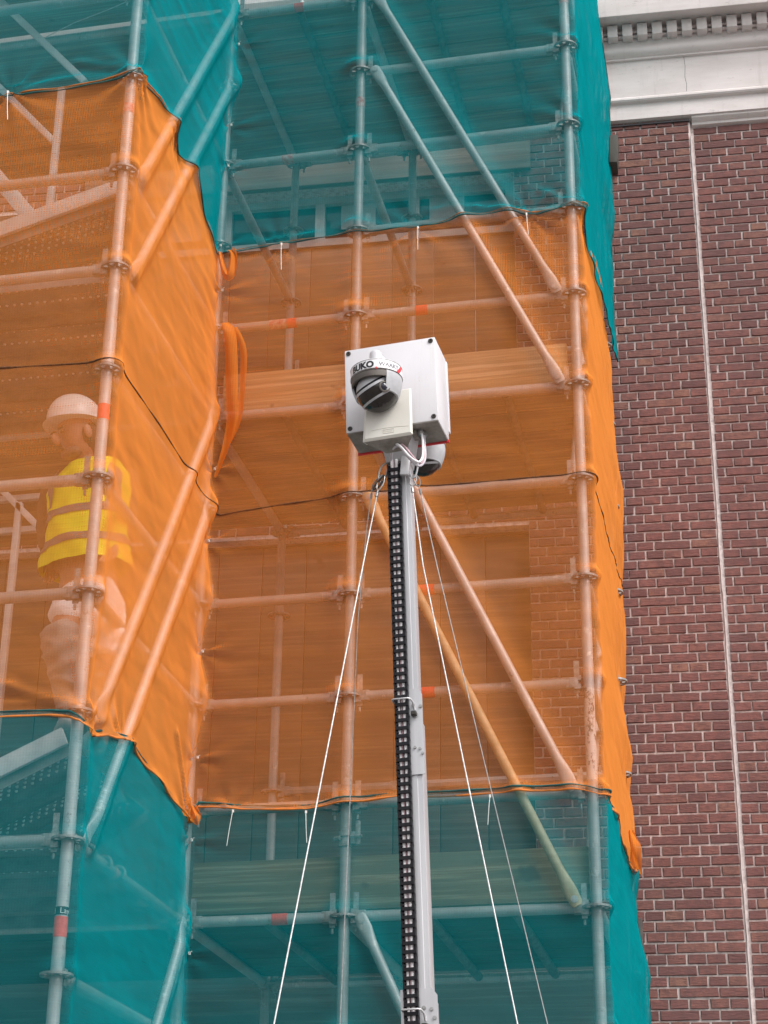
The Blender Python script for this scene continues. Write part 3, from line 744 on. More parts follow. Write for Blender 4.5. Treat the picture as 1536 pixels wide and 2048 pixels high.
def surf(s, z, ties, seed, side_shift=0.0, loose=1.0, lips=()):
    """point on the wrapped net at path length s and height z"""
    A = s < T1; B = (s >= T1) & (s < T2); C = (s >= T2) & (s < T3); D = s >= T3
    cx = np.interp(z, CZ, CXs)
    x = np.where(A, X0+s, np.where(B, XS, np.where(C, XS+(s-T2), XE)))
    y = np.where(A, YF1, np.where(B, YF1+(s-T1), np.where(C, YF2, YF2+(s-T3))))
    # inside corner follows the tied edge
    x = x+np.where(B, (cx-XS)*ss((y+0.32)/0.26), 0)+np.where(C, (cx-XS)*(1-ss((x-XS)/0.10)), 0)
    nx = np.where(A, 0.0, np.where(B, 1.0, np.where(C, 0.0, 1.0))); ny = np.where(A, -1.0, np.where(B, 0.0, np.where(C, -1.0, 0.0)))
    # round the outer corners
    for (sc, rad) in ((T1, 0.075), (T3, 0.075)):
        t = np.clip((s-sc)/rad, -1, 1); w = np.abs(t) < 1
        ang = (t+1)/2*math.pi/2
        nx = np.where(w, np.sin(ang), nx); ny = np.where(w, -np.cos(ang), ny)
        ccx, ccy = ((XS, YF1) if sc == T1 else (XE, YF2))
        R = rad
        x = np.where(w, ccx-R+R*np.sin(ang), x); y = np.where(w, ccy+R-R*np.cos(ang), y)
    # distance to the standards along the path
    dz = np.abs(z[..., None]-LEV).min(-1)
    ds = np.minimum.reduce([np.abs(s-T1+0.0), np.abs(s-T3), np.abs(s-(T2+(0-XS)))])
    h = -0.004+0.020*np.exp(-(ds/0.05)**2*0.5)
    rb = np.exp(-(ds/0.075)**2)*np.exp(-(dz/0.035)**2)
    h = h+0.030*rb
    # braces push the net out
    bz = np.zeros_like(s)
    for (a, b) in BR: bz = np.maximum(bz, np.where(C, np.exp(-(segd(x, z, (a[0], a[2]), (b[0], b[2]))/0.05)**2), 0))
    for (a, b) in BS: bz = np.maximum(bz, np.where(B, np.exp(-(segd(y, z, (a[1], a[2]), (b[1], b[2]))/0.05)**2), 0))
    h = np.maximum(h, -0.004+0.030*bz)
    # slack between supports and fine wrinkles, drawn out along the run
    u = s; free = 1-np.maximum(rb, bz*0.6)
    h = h+loose*free*(0.012*fbm(u, z*1.4, 3.0, seed)+0.0045*fbm(u*0.35, z*2.2, 13, seed+4)*(0.5+0.5*fbm(u, z, 2.2, seed+9))+0.0006*fbm(u*0.3, z*1.6, 50, seed+7))
    # pleats fanning from ties
    for (st, zt, ln, am) in ties:
        dx_, dz_ = s-st, z-zt; r = np.hypot(dx_, dz_); th = np.arctan2(dz_, dx_)
        h = h+am*np.exp(-r/ln)*(np.sin(th*9+st*5)-0.6)*np.clip(r/0.02, 0, 1)
    for zt in CORNER_TIES:
        for sg in (0,):
            dx_, dz_ = s-T2, z-zt; r = np.hypot(dx_*0.8, dz_*1.6)
            h = h+0.016*np.exp(-r/0.07)*np.sin(np.arctan2(dz_, np.abs(dx_)+1e-6)*6+1)*np.clip(r/.02, 0, 1)
    for (rn, v0, z0, v1, z1, w_, am_) in CREASES:
        m_ = A if rn == 'A' else (B if rn == 'B' else C)
        d_ = segd(np.where(rn == 'B', y, x), z, (v0, z0), (v1, z1)); h = h+np.where(m_, am_*np.exp(-(d_/w_)**2), 0)
    for (e_, wd, am_) in lips:
        q_ = (z-np.interp(s, *e_))/wd; h = h+am_*np.exp(-q_*q_)*(0.55+0.45*np.sin(s*9+2*np.sin(s*4.3)))*(1-0.5*rb)
    X = x+nx*h; Y = y+ny*h
    # side run: rear edge runs along the measured line against the wall
    rx = np.interp(z, RZ, RX)+side_shift
    tD = np.where(D, ss((y-0.10)/1.55), 0)
    X = np.where(D, X*(1-tD)+(rx+nx*h*0.6+0.012*fbm(y*2.0, z, 9, seed+2)*tD)*tD, X)
    return np.stack([X, Y, z], -1)
def s_of(run, v):
    return {'A': v-X0, 'B': T1+v-YF1, 'C': T2+v-XS, 'D': T3+v-YF2}[run]
def edge(pts):                                     # [(run, v, z)] -> interpolator over s
    P = sorted((s_of(r, v), z) for r, v, z in pts); return np.array([p[0] for p in P]), np.array([p[1] for p in P])
def net_sheet(name, mat, s0, s1, top, bot, parent, ties=(), seed=0, shift=0.0, rear=None, ds=0.016, dz=0.016, loose=1.0, lips=()):
    sv = np.arange(s0, s1+1e-6, ds); zt = np.interp(sv, *top); zb_ = np.interp(sv, *bot)
    n = int((zt-zb_).max()/dz)+1; f = np.linspace(0, 1, n)
    z = zb_[:, None]*(1-f)+zt[:, None]*f; s = np.repeat(sv[:, None], n, 1)
    if rear is not None:                            # squeeze the side run so that it ends on a slanting rear edge
        lim = T3+np.interp(z, rear[0], rear[1])-YF2
        s = np.where(s > T3+0.1, T3+0.1+(s-T3-0.1)*(lim-T3-0.1)/(s1-T3-0.1), s)
    P = surf(s, z, ties, seed, shift, loose, lips)
    V = P.reshape(-1, 3); m = len(sv)
    i, j = np.meshgrid(np.arange(m-1), np.arange(n-1), indexing='ij'); b = (i*n+j).ravel()
    F = np.stack([b, b+n, b+n+1, b+1], -1)
    me = bpy.data.meshes.new(name); off = wpos(parent) if parent is not None else np.zeros(3)
    me.vertices.add(len(V)); me.vertices.foreach_set('co', (V-off).ravel())
    me.loops.add(F.size); me.loops.foreach_set('vertex_index', F.ravel().astype(np.int32))
    me.polygons.add(len(F)); me.polygons.foreach_set('loop_start', np.arange(0, F.size, 4, dtype=np.int32))
    uv = me.uv_layers.new(name='UVMap'); UV = np.stack([s.ravel(), z.ravel()], -1)[F.ravel()]
    uv.data.foreach_set('uv', UV.ravel()); me.materials.append(MATS[mat])
    me.polygons.foreach_set('use_smooth', [True]*len(F)); me.update(calc_edges=True); me.validate()
    o = bpy.data.objects.new(name, me); COL.objects.link(o)
    if parent is not None: o.parent = parent
    return o, P
def hem(name, P, r, mat, parent, n=6, off=0.0):
    pts = [p+np.array([0, 0, off]) for p in P]; g = G(); g.tube(pts, [r*(0.8+0.4*math.sin(i*0.37)*math.sin(i*0.11)) for i in range(len(pts))], n); return mk(name, g, mat, parent, 80)

OT = edge([('A', X0, 3.49), ('A', -1.336, 3.466), ('A', -1.25, 3.462), ('A', -1.048, 3.462), ('A', -.857, 3.468), ('A', -.74, 3.484), ('B', -1.37, 3.515), ('B', -1.164, 3.575), ('B', -.943, 3.60), ('B', -.875, 3.47), ('B', -.62, 3.555), ('B', -.421, 3.428), ('B', -.152, 3.379), ('B', -.07, 3.40),
           ('C', -.63, 3.432), ('C', -.393, 3.447), ('C', -.183, 3.451), ('C', .015, 3.462), ('C', .308, 3.458), ('C', .538, 3.488), ('C', .74, 3.483), ('C', .891, 3.455), ('C', 1.09, 3.48), ('D', .05, 3.50), ('D', .14, 3.43), ('D', .30, 3.44), ('D', .7, 3.62), ('D', 1.1, 3.66), ('D', 1.7, 3.50)])
OB = edge([('A', X0, 0.49), ('A', -1.33, 0.488), ('A', -1.028, .482), ('A', -.824, .476), ('A', -.74, .462), ('B', -1.40, .40), ('B', -1.222, .463), ('B', -1.07, .496), ('B', -.938, .505), ('B', -.588, .47), ('B', -.342, .443), ('B', -.087, .425),
           ('C', -.658, .506), ('C', -.517, .487), ('C', -.333, .473), ('C', -.168, .469), ('C', .008, .483), ('C', .254, .503), ('C', .476, .496), ('C', .913, .496), ('C', 1.063, .486), ('C', 1.12, .466), ('D', .137, .49), ('D', .608, .54), ('D', .758, .47), ('D', 1.255, .48), ('D', 1.7, .56)])
SM = edge([('A', X0, 2.06), ('A', -1.188, 2.037), ('A', -.765, 2.014), ('B', -1.367, 2.02), ('B', -1.061, 2.03), ('B', -.31, 2.01), ('B', -.08, 1.975), ('C', -.648, 1.935), ('C', -.34, 1.965), ('C', -.04, 1.983), ('C', .315, 1.999), ('C', 1.068, 2.001), ('D', .1, 1.97), ('D', .753, 2.05), ('D', 1.7, 2.15)])
TT = (np.array([0, T4]), np.array([6.1, 6.1])); TBm = (np.array([0, T4]), np.array([-1.6, -1.6]))
def shifted(e, dz): return (e[0], e[1]+dz)
tiesTop = [(s_of('A', -1.29), 3.47, 0.16, 0.013), (s_of('C', -.39), 3.447, 0.13, 0.012), (s_of('C', .308), 3.458, 0.15, 0.012), (s_of('C', .891), 3.455, 0.16, 0.016), (T1+.0, 3.50, 0.20, 0.014), (T3-.02, 3.49, 0.15, 0.012), (s_of('B', -.9), 3.52, .1, .014)]
tiesBot = [(s_of('C', -.517), .48, 0.10, 0.010), (s_of('C', -.168), .465, 0.09, 0.009), (s_of('C', .82), .49, 0.08, 0.008), (T1+0.03, 0.44, 0.25, 0.016), (T2-0.05, 0.43, 0.14, 0.020), (s_of('B', -1.05), .49, .1, .014), (T3+.1, .48, .10, .012)]
rearO = ([0, 2.2, 2.7, 3.2, 3.5, 3.9], [1.70, 1.68, 1.62, 1.52, 1.42, 1.36])

ON = empty('orange_debris_net', (0, 0, 2.0), label='translucent orange debris net wrapped round the middle of the scaffold', cat='netting')
oU, PU = net_sheet('upper_sheet', 'orange_mesh', 0, T4-0.02, OT, SM, ON, tiesTop, 3, 0.0, rearO, lips=[(OT, 0.025, 0.010)])
oL, PL_ = net_sheet('lower_sheet', 'orange_mesh', 0, T4-0.02, SM, OB, ON, tiesBot, 3, 0.0, lips=[(OB, 0.022, 0.020)])
hem('seam', PL_[:, -1], 0.0045, 'seam_thread', ON)
hem('bottom_hem', PL_[:, 0], 0.0055, 'orange_hem', ON); hem('top_hem', PU[:, -1], 0.003, 'orange_hem', ON)
UT = empty('teal_debris_net', (0, 0, 4.5), label='translucent teal debris net round the scaffold above the orange one', cat='netting')
utb = edge([(r_, v_, z_) for (r_, v_, z_) in [('A', X0, 3.475), ('A', -1.33, 3.455), ('A', -1.05, 3.448), ('A', -.857, 3.455), ('A', -.74, 3.47), ('B', -1.37, 3.50), ('B', -1.164, 3.56), ('B', -.943, 3.58), ('B', -.875, 3.455), ('B', -.62, 3.54), ('B', -.421, 3.41), ('B', -.152, 3.36),
            ('C', -.66, 3.415), ('C', -.393, 3.43), ('C', .015, 3.448), ('C', .308, 3.445), ('C', .538, 3.470), ('C', .74, 3.468), ('C', .891, 3.445), ('C', 1.09, 3.465), ('D', .05, 3.46), ('D', .14, 3.40), ('D', .9, 3.50), ('D', 1.3, 3.52), ('D', 1.7, 3.56)]])
uo, PUT = net_sheet('net_sheet', 'teal_mesh', 0, T4, TT, utb, UT, tiesTop[:-1]+[(T3, 4.0, .22, .012), (T3, 4.5, .2, .01)], 11, 0.022, None, lips=[(utb, 0.035, 0.016)])
hem('bottom_hem', PUT[:, 0]+np.array([0, -0.004, 0]), 0.0038, 'teal_hem', UT)
LT = empty('teal_debris_net', (0, 0, -0.5), label='translucent teal debris net round the scaffold below the orange one', cat='netting')
ltt = shifted(OB, 0.02)
lo, PLT = net_sheet('net_sheet', 'teal_mesh', 0, T4, ltt, TBm, LT, [], 15, 0.004)
hem('top_hem', PLT[:, -1], 0.005, 'teal_hem', LT)
hem('rear_hem', PLT[-1, ::6], 0.008, 'teal_hem', LT); hem('rear_hem', PUT[-1, ::6], 0.008, 'teal_hem', UT)

# loose orange folds bunched at the inner corner
def fold(pts, ws, name, parent, mat='orange_cloth', waves=2.0, am=0.014, th0=0.0):
    pts = [np.asarray(p, float) for p in pts]; n = len(pts); m = 15; Rg = []
    for i, p in enumerate(pts):
        d = pts[min(i+1, n-1)]-pts[max(i-1, 0)]; d /= np.linalg.norm(d); side = np.cross(d, [0, -1, 0.0]); side /= np.linalg.norm(side); nn = np.cross(side, d)
        t = np.linspace(-1, 1, m)
        Rg.append(p+np.outer(t*ws[i]/2, side)+np.outer(am*np.sin(t*math.pi*waves+th0+i*0.25)*min(1, ws[i]/0.05), nn))
    g = G(); g.rings(Rg, cap=False, close=False); o = mk(name, g, mat, parent, 180)
    uv = o.data.uv_layers.new(name='UVMap')
    for lp in o.data.loops: v = o.data.vertices[lp.vertex_index].co; uv.data[lp.index].uv = (v.x, v.z)
    return o
def smooth_path(P, n=20):
    P = np.asarray(P, float); t = np.linspace(0, len(P)-1, n); out = []
    for v in t:
        i = min(int(v), len(P)-2); f = v-i; p0 = P[max(i-1, 0)]; p1 = P[i]; p2 = P[i+1]; p3 = P[min(i+2, len(P)-1)]
        out.append(0.5*((2*p1)+(-p0+p2)*f+(2*p0-5*p1+4*p2-p3)*f*f+(-p0+3*p1-3*p2+p3)*f**3))
    return out
yf = -0.115
fold(smooth_path([at(450, 645, yf), at(458, 662, yf-.01), at(462, 700, yf-.015), at(464, 800, yf-.01), at(462, 850, yf), at(448, 905, yf), at(430, 955, yf+.02)]),
     np.interp(np.linspace(0, 1, 20), [0, .12, .4, .7, 1], [0.03, 0.058, 0.066, 0.058, 0.012]), 'loose_fold', ON, waves=0.55, am=0.012)
fold(smooth_path([at(470, 655, yf+.03), at(487, 700, yf+.02), at(484, 780, yf+.02), at(474, 850, yf+.02), at(440, 915, yf+.03)]),
     np.interp(np.linspace(0, 1, 20), [0, .3, .7, 1], [0.02, 0.036, 0.032, 0.010]), 'loose_fold', ON, waves=0.5, am=0.008, th0=1)
fold(smooth_path([at(440, 503, yf), at(446, 535, yf-.02), at(455, 553, yf-.02), at(464, 540, yf-.02), at(468, 510, yf), at(462, 498, yf)]),
     np.interp(np.linspace(0, 1, 20), [0, .5, 1], [0.02, 0.045, 0.03]), 'loose_fold', ON, waves=1.0)
fold(smooth_path([at(386, 1612, yf), at(390, 1632, yf-.02), at(394, 1650, yf-.01)]), np.interp(np.linspace(0, 1, 20), [0, .5, 1], [0.03, 0.055, 0.012]), 'loose_fold', ON, waves=1.5)
fold(smooth_path([atx(1262, 1660, 1.15), atx(1268, 1700, 1.16), atx(1273, 1744, 1.155)]), np.interp(np.linspace(0, 1, 20), [0, .4, 1], [0.02, 0.07, 0.06]), 'loose_fold', ON, waves=1.0, am=0.02)

# cable ties
def tie(p, tail, label, grp='white cable ties holding the nets'):
    p = np.asarray(p, float); e = empty('cable_tie', p, label=label, cat='cable tie', group=grp)
    g = G(); g.box(p, (0.008, 0.008, 0.012)); mk('head', g, 'tie_plastic', e, None)
    q = [p+np.array([0, -0.004, 0])+f*np.asarray(tail, float)+np.array([0, -0.004*math.sin(f*3), 0]) for f in np.linspace(0, 1, 5)]
    g = G(); g.tube(q, 0.0017, 5); mk('tail', g, 'tie_plastic', e, 60)
yt = YF2-0.035
for (x, y, x2, y2, lab) in ((466, 1622, 454, 1692, 'white cable tie at the lower orange hem nearest the inner corner'), (612, 1624, 614, 1686, 'white cable tie under the lower orange hem left of the steep guy wires'), (980, 1592, 976, 1650, 'white cable tie under the lower orange hem right of the camera mast'),
                            (563, 488, 563, 540, 'white cable tie under the teal hem left of the middle pole'), (836, 455, 836, 500, 'white cable tie under the teal hem between middle pole and braces'), (1053, 428, 1057, 470, 'white cable tie under the teal hem right of the two braces')):
    a, b = at(x, y, yt), at(x2, y2, yt); tie(a, b-a, lab)
a, b = at(16, 184, YF1-.03), at(16, 240, YF1-.03); tie(a, b-a, 'white cable tie hanging at the left end of the teal hem')
ORD = ['topmost', 'second from top', 'third from top', 'fourth from top', 'fifth from top', 'middle', 'fifth from bottom', 'fourth from bottom', 'third from bottom', 'second from bottom', 'lowest']
for io, zt in enumerate(sorted(CORNER_TIES, reverse=True)):
    cx = float(np.interp(zt, CZ, CXs)); tie((cx+0.012, YF2-0.012, zt), (0.016, -0.012, 0.004), 'small white tie at the nets\' inner corner, '+ORD[io]+' of its row', 'small cable ties down the inner corner')

# ------------------------------------------------------------------ worker
def skinned(name, V, E_, Rr, root, mat, parent, sub=2, **k):
    off = wpos(parent) if parent is not None else np.zeros(3)
    me = bpy.data.meshes.new(name); me.from_pydata([tuple(np.asarray(v)-off) for v in V], E_, []); me.materials.append(MATS[mat])
    o = bpy.data.objects.new(name, me); COL.objects.link(o)
    if parent is not None: o.parent = parent
    md = o.modifiers.new('skin', 'SKIN'); md.use_smooth_shade = True; md.branch_smoothing = 0.6
    lay = me.skin_vertices[0].data if me.skin_vertices else None
    if lay is None:
        bpy.context.view_layer.objects.active = o; bpy.ops.mesh.customdata_skin_add(); lay = me.skin_vertices[0].data
    for i, r in enumerate(Rr):
        lay[i].radius = r if hasattr(r, '__len__') else (r, r); lay[i].use_root = (i == root)
    sb = o.modifiers.new('subdivision', 'SUBSURF'); sb.levels = sub; sb.render_levels = sub
    bpy.context.view_layer.update(); dg = bpy.context.evaluated_depsgraph_get()
    bm_ = bpy.data.meshes.new_from_object(o.evaluated_get(dg)); o.modifiers.clear(); o.data = bm_; bm_.name = name
    if not bm_.materials: bm_.materials.append(MATS[mat])
    bm_.polygons.foreach_set('use_smooth', [True]*len(bm_.polygons))
    return prop(o, **k)
def crumple(o, amp, f, st=(1, 1, 1.6)):
    from mathutils import noise as mn
    me = o.data; no = [v.normal.copy() for v in me.vertices]
    for v, n in zip(me.vertices, no):
        p = Vector((v.co.x*f*st[0], v.co.y*f*st[1], v.co.z*f*st[2]))
        r = 1-abs(mn.noise(p))*2.2+0.5*mn.noise(p*2.3)
        v.co += n*amp*(r-0.4)
    me.update(); return o
PY = -1.0
def P3(px, py, dy=0.0): return at(px, py, PY+dy)
V = []; E_ = []; Rr = []
def jv(p, r, par=None):
    V.append(np.asarray(p, float)); Rr.append(r); i = len(V)-1
    if par is not None: E_.append((par, i))
    return i
pel = jv(P3(178, 1165), (0.155, 0.115)); wai = jv(P3(176, 1085), (0.14, 0.105), pel); che = jv(P3(190, 1000, -.02), (0.165, 0.115), wai)
upc = jv(P3(188, 955, -.03), (0.13, 0.085), che); nek = jv(P3(168, 917, -.05), 0.052, upc); hd0 = jv(P3(158, 893, -.07), 0.072, nek); hd1 = jv(P3(152, 862, -.075), 0.092, hd0); hd2 = jv(P3(148, 828, -.07), 0.085, hd1)
for sgn, sh, el, wr, hp, kn, an, to in ((0, (124, 968), (100, 1050), (104, 1118), (148, 1180), (124, 1288), (142, 1440), (118, 1470)), (1, (238, 948), (248, 1035), (228, 1090), (214, 1185), (212, 1310), (200, 1475), (186, 1505))):
    dd = 0.04 if sgn == 0 else 0.05
    s_ = jv(P3(*sh, dd), 0.062, upc); e_ = jv(P3(*el, dd+0.05 if sgn == 0 else dd+0.03), 0.043, s_); w_ = jv(P3(*wr, dd-0.02 if sgn == 0 else -0.06), 0.028, e_)
    dirv = (V[w_]-V[e_]); dirv /= np.linalg.norm(dirv)
    pm = jv(V[w_]+dirv*0.05, (0.036, 0.022), w_)
    sd_ = np.cross(dirv, [0, 1, 0]); sd_ /= np.linalg.norm(sd_)
    for f, (o_, ln) in enumerate(((-.027, .062), (-.009, .075), (.009, .07), (.026, .055))):
        a1 = jv(V[pm]+sd_*o_+dirv*0.03, 0.0095, pm); a2 = jv(V[a1]+dirv*ln*.5+np.array([0, -.012, -.004]), 0.0085, a1); jv(V[a2]+dirv*ln*.3+np.array([0, -.02, -.01]), 0.0075, a2)
    tb = jv(V[w_]+dirv*0.025+sd_*-.036, 0.011, w_); jv(V[tb]+dirv*0.04+sd_*-.012, 0.009, tb)
    h_ = jv(P3(*hp, -.02), 0.085, pel); k_ = jv(P3(*kn, -.06 if sgn == 0 else -.02), 0.058, h_); a_ = jv(P3(*an, .0), 0.042, k_); jv(P3(*to, -.14), 0.035, a_)
PERSON = skinned('person', V, E_, Rr, pel, 'skin', None, label='worker in white helmet, yellow safety vest and white trousers behind the orange net', cat='person')
hc = P3(150, 862, -.075)
# face: nose, brow, ears, mouth
fd = np.array([-0.62, -0.72, -0.30]); fd /= np.linalg.norm(fd); fr_ = np.cross(fd, [0, 0, 1]); fr_ /= np.linalg.norm(fr_); fu = np.cross(fr_, fd)
def ell(c, r, R, n=12, m=8):
    g = G(); Rg = []
    for i in range(m+1):
        a = math.pi*(i/m-0.5)*0.999; Rg.append([np.asarray(c)+R@np.array([r[0]*math.cos(a)*math.cos(t), r[1]*math.cos(a)*math.sin(t), r[2]*math.sin(a)]) for t in np.arange(n)*2*math.pi/n])
    g.rings(Rg); return g
FR = np.stack([fr_, fd, fu], -1); face = P3(152, 878, -.075)
g = ell(face+fd*0.098+fu*0.0, (0.014, 0.022, 0.028), FR); mk('nose', g, 'skin', PERSON, 180)
for sgn in (-1, 1):
    mk('ear', ell(face+fr_*0.088*sgn+fu*0.005-fd*.01, (0.010, 0.020, 0.032), FR), 'skin', PERSON, 180)
    mk('eye', ell(face+fd*0.082+fr_*0.033*sgn+fu*0.022, (0.015, 0.008, 0.007), FR), 'dark_sleeve', PERSON, 180)
mk('mouth', ell(face+fd*0.086-fu*0.05, (0.024, 0.006, 0.005), FR), 'dark_sleeve', PERSON, 180)
mk('hair', ell(face-fd*0.035+fu*0.0, (0.092, 0.080, 0.082), FR), 'dark_sleeve', PERSON, 180)
for sgn in (-1, 1):
    mk('brow', ell(face+fd*0.086+fr_*0.033*sgn+fu*0.040, (0.022, 0.008, 0.006), FR), 'dark_sleeve', PERSON, 180)
mk('stubble', ell(face+fd*0.034-fu*0.066, (0.056, 0.046, 0.030), FR), 'stubble', PERSON, 180)
# helmet
hu = np.array([-0.16, -0.06, 1.0]); hu /= np.linalg.norm(hu); hy = np.array([-.55, -.8, -.1]); hy -= hu*(hy@hu); hy /= np.linalg.norm(hy); hx = np.cross(hy, hu); HR = np.stack([hx, hy, hu], -1)
g = G(); Rg = []
for i in range(11):
    a = math.pi/2*i/10*0.995; rr = math.cos(a)**0.8; zz = 0.135*math.sin(a)
    Rg.append([hc+np.array([0, 0, 0.03])+HR@np.array([0.112*rr*math.cos(t), 0.132*rr*math.sin(t), zz]) for t in np.arange(28)*2*math.pi/28])
brim = [hc+np.array([0, 0, 0.03])+HR@np.array([0.120*math.cos(t), (0.138+(0.018*max(0, math.sin(t))**2))*math.sin(t), -0.010]) for t in np.arange(28)*2*math.pi/28]
inn = [hc+np.array([0, 0, 0.03])+HR@np.array([0.105*math.cos(t), 0.125*math.sin(t), -0.008]) for t in np.arange(28)*2*math.pi/28]
g.rings([inn, brim]+Rg); mk('helmet', g, 'helmet_shell', PERSON, 60)
# vest as a shell of stacked rings, tape bands between
vl = [((170, 1140), .195, .150), ((171, 1108), .190, .145), ((172, 1085), .182, .138), ((174, 1045), .172, .130), ((176, 1025), .173, .130), ((179, 985), .178, .130), ((183, 958), .166, .115), ((184, 932), .120, .085)]
def vring(c, w, d, ph=0.0, ex=0.0):
    c = P3(*c, -.01); th = np.arange(48)*2*math.pi/48
    wob = 1+0.034*np.sin(th*4+ph*1.9)+0.022*np.sin(th*9+ph*4.1)+0.012*np.sin(th*14-ph*6)
    return [c+np.array([(w+ex)*wob[i]*math.cos(t), (d+ex)*wob[i]*math.sin(t), 0.015*math.cos(t)]) for i, t in enumerate(th)]
def vint(t):
    i = min(int(t), len(vl)-2); f = t-i; a, b = vl[i], vl[i+1]
    return ((a[0][0]*(1-f)+b[0][0]*f, a[0][1]*(1-f)+b[0][1]*f), a[1]*(1-f)+b[1]*f, a[2]*(1-f)+b[2]*f)
g = G(); g.rings([vring(*vint(t), ph=t*0.7) for t in np.linspace(0, 7, 40)], cap=False); vest = mk('vest', g, 'vest_fabric', PERSON, 180)
for t0, t1 in ((1.05, 1.75), (2.95, 3.65)):
    g = G(); g.rings([vring(*vint(t), ph=t*0.7, ex=0.004) for t in np.linspace(t0, t1, 9)], cap=False); mk('reflective_band', g, 'reflective_tape', vest, 180)
for (xa, xb) in ((110, 122), (240, 244)):
    g = G(); Rg = []
    for t in np.linspace(3.75, 6.6, 8):
        c, w, d = vint(t); cc = P3(*c, -.01); f = (t-3.75)/2.85; x = (P3(xa, c[1])[0]*(1-f)+P3(xb, c[1])[0]*f)
        row = []
        for dx_ in np.linspace(-0.026, 0.026, 5):
            u = np.clip((x+dx_-cc[0])/(w+.006), -.97, .97); row.append([cc[0]+(w+.006)*u, cc[1]-(d+.008)*math.sqrt(1-u*u), cc[2]])
        Rg.append(row)
    g.rings(Rg, cap=False, close=False); mk('shoulder_band', g, 'reflective_tape', vest, 180)
# sleeves
for sh, el, w2, d0, d1, d2 in (((124, 968), (100, 1050), (104, 1105), .04, .09, .03), ((238, 948), (246, 1035), (228, 1082), .05, .08, -.04)):
    g = G(); g.tube(smooth_path([P3(*sh, d0), P3(*el, d1), P3(*w2, d2)], 10), [0.085, .084, .08, .074, .068, .062, .058, .054, .05, .047], 14, cap=False); crumple(mk('sleeve', g, 'dark_sleeve', PERSON, 180), 0.012, 9)
# trousers: seat and two legs in one cloth
V = []; E_ = []; Rr = []
p0 = jv(P3(174, 1178, 0), (0.160, 0.13)); p1 = jv(P3(172, 1142, 0), (0.158, 0.125), p0)
la = jv(P3(140, 1212, -.02), 0.104, p0); lb = jv(P3(126, 1258, -.05), 0.088, la)
ra = jv(P3(216, 1214, -.01), 0.100, p0); rb2 = jv(P3(214, 1275, -.02), 0.086, ra); rc = jv(P3(208, 1330, -.01), 0.078, rb2)
crumple(skinned('trousers', V, E_, Rr, p0, 'white_trousers', PERSON, 3), 0.016, 7)
V = []; E_ = []; Rr = []
a = jv(P3(124, 1245, -.055), 0.084); b = jv(P3(122, 1295, -.07), 0.092, a); c = jv(P3(133, 1345, -.04), 0.074, b); d = jv(P3(142, 1410, -.0), 0.058, c); jv(P3(143, 1450, .0), 0.062, d)
crumple(skinned('knee_leg', V, E_, Rr, 0, 'knee_patch', PERSON, 3), 0.018, 8, (1, 1, 2.2))
V = []; E_ = []; Rr = []
a = jv(P3(208, 1322, -.01), 0.066); b = jv(P3(203, 1400, 0), 0.058, a); jv(P3(200, 1470, 0), 0.058, b)
crumple(skinned('lower_leg', V, E_, Rr, 0, 'knee_patch', PERSON, 3), 0.014, 8, (1, 1, 2.2))
for (x, y) in ((136, 1462), (188, 1490)):
    mk('shoe', ell(P3(x, y, -.08), (0.05, 0.14, 0.045), Rz(0.3)), 'work_shoe', PERSON, 180)

# ------------------------------------------------------------------ camera mast
MB = np.array([0.73, -2.5, 0.907]); MD = np.array([0.797-0.73, 0, -0.832-0.907]); MD /= np.linalg.norm(MD)      # down the mast
MU = -MD
mz = lambda z: MB+MD*(MB[2]-z)/(-MD[2])                    # chain centre at height z
base = mz(GZ)
CM = empty('camera_mast', base, label='white surveillance camera mast with box, domes and black cable chain', cat='camera mast')
MXa = np.array([1.0, 0, 0]); MXa -= MU*(MXa@MU); MXa /= np.linalg.norm(MXa); MYa = np.cross(MU, MXa); MR = np.stack([MXa, MYa, MU], -1)
def ml(x, y, z): return mz(z)+MXa*x+MYa*y                  # mast coordinates round the chain centre
def profile(z0, z1, x0, x1, y0, y1, name, groove=True):
    g = G(); xm = (x0+x1)/2
    # channel section with two grooves down the front
    sec = [(x0, y0), (x0+(x1-x0)*.40, y0), (x0+(x1-x0)*.42, y0+.0025), (x0+(x1-x0)*.46, y0+.0025), (x0+(x1-x0)*.48, y0), (x0+(x1-x0)*.78, y0), (x0+(x1-x0)*.80, y0+.003), (x1-.001, y0+.003), (x1, y0+.005), (x1, y1), (x0, y1)]
    g.rings([[ml(x, y, z) for x, y in sec] for z in (z0, z1)]); return mk(name, g, 'mast_aluminium', CM, 30)
profile(-0.02, 0.93, -0.020, 0.048, 0.014, 0.075, 'upper_profile')
profile(-0.86, 0.015, -0.024, 0.054, 0.0125, 0.080, 'middle_profile')
profile(GZ+0.02, -0.83, -0.034, 0.062, 0.0110, 0.088, 'lower_profile')
def plate(z0, z1, xl, xr, chamfer, name):
    g = G(); sec = [(xl, z0), (xr, z0), (xr, z1-chamfer), (xr-chamfer*0.7, z1), (xl, z1)]
    g.rings([[ml(x, y, z) for x, z in sec] for y in (0.0075, 0.0105)]); o = mk(name, g, 'mast_aluminium', CM, None)
    for (bx, bz) in ((0.034, z1-0.055), (0.056, z1-0.060), (0.064, z1-0.085)):
        if bx < xr-0.003:
            g = G(); c = ml(bx, 0.0075, bz); g.tube([c, c-MYa*0.005], 0.0045, 6); g.tube([c, c-MYa*0.0015], 0.0065, 10); mk('bolt', g, 'bolt_steel', o, 40)
    return o
pl = plate(-0.16, 0.115, 0.020, 0.062, 0.02, 'splice_plate')
for bz in (-0.055, -0.058):
    pass
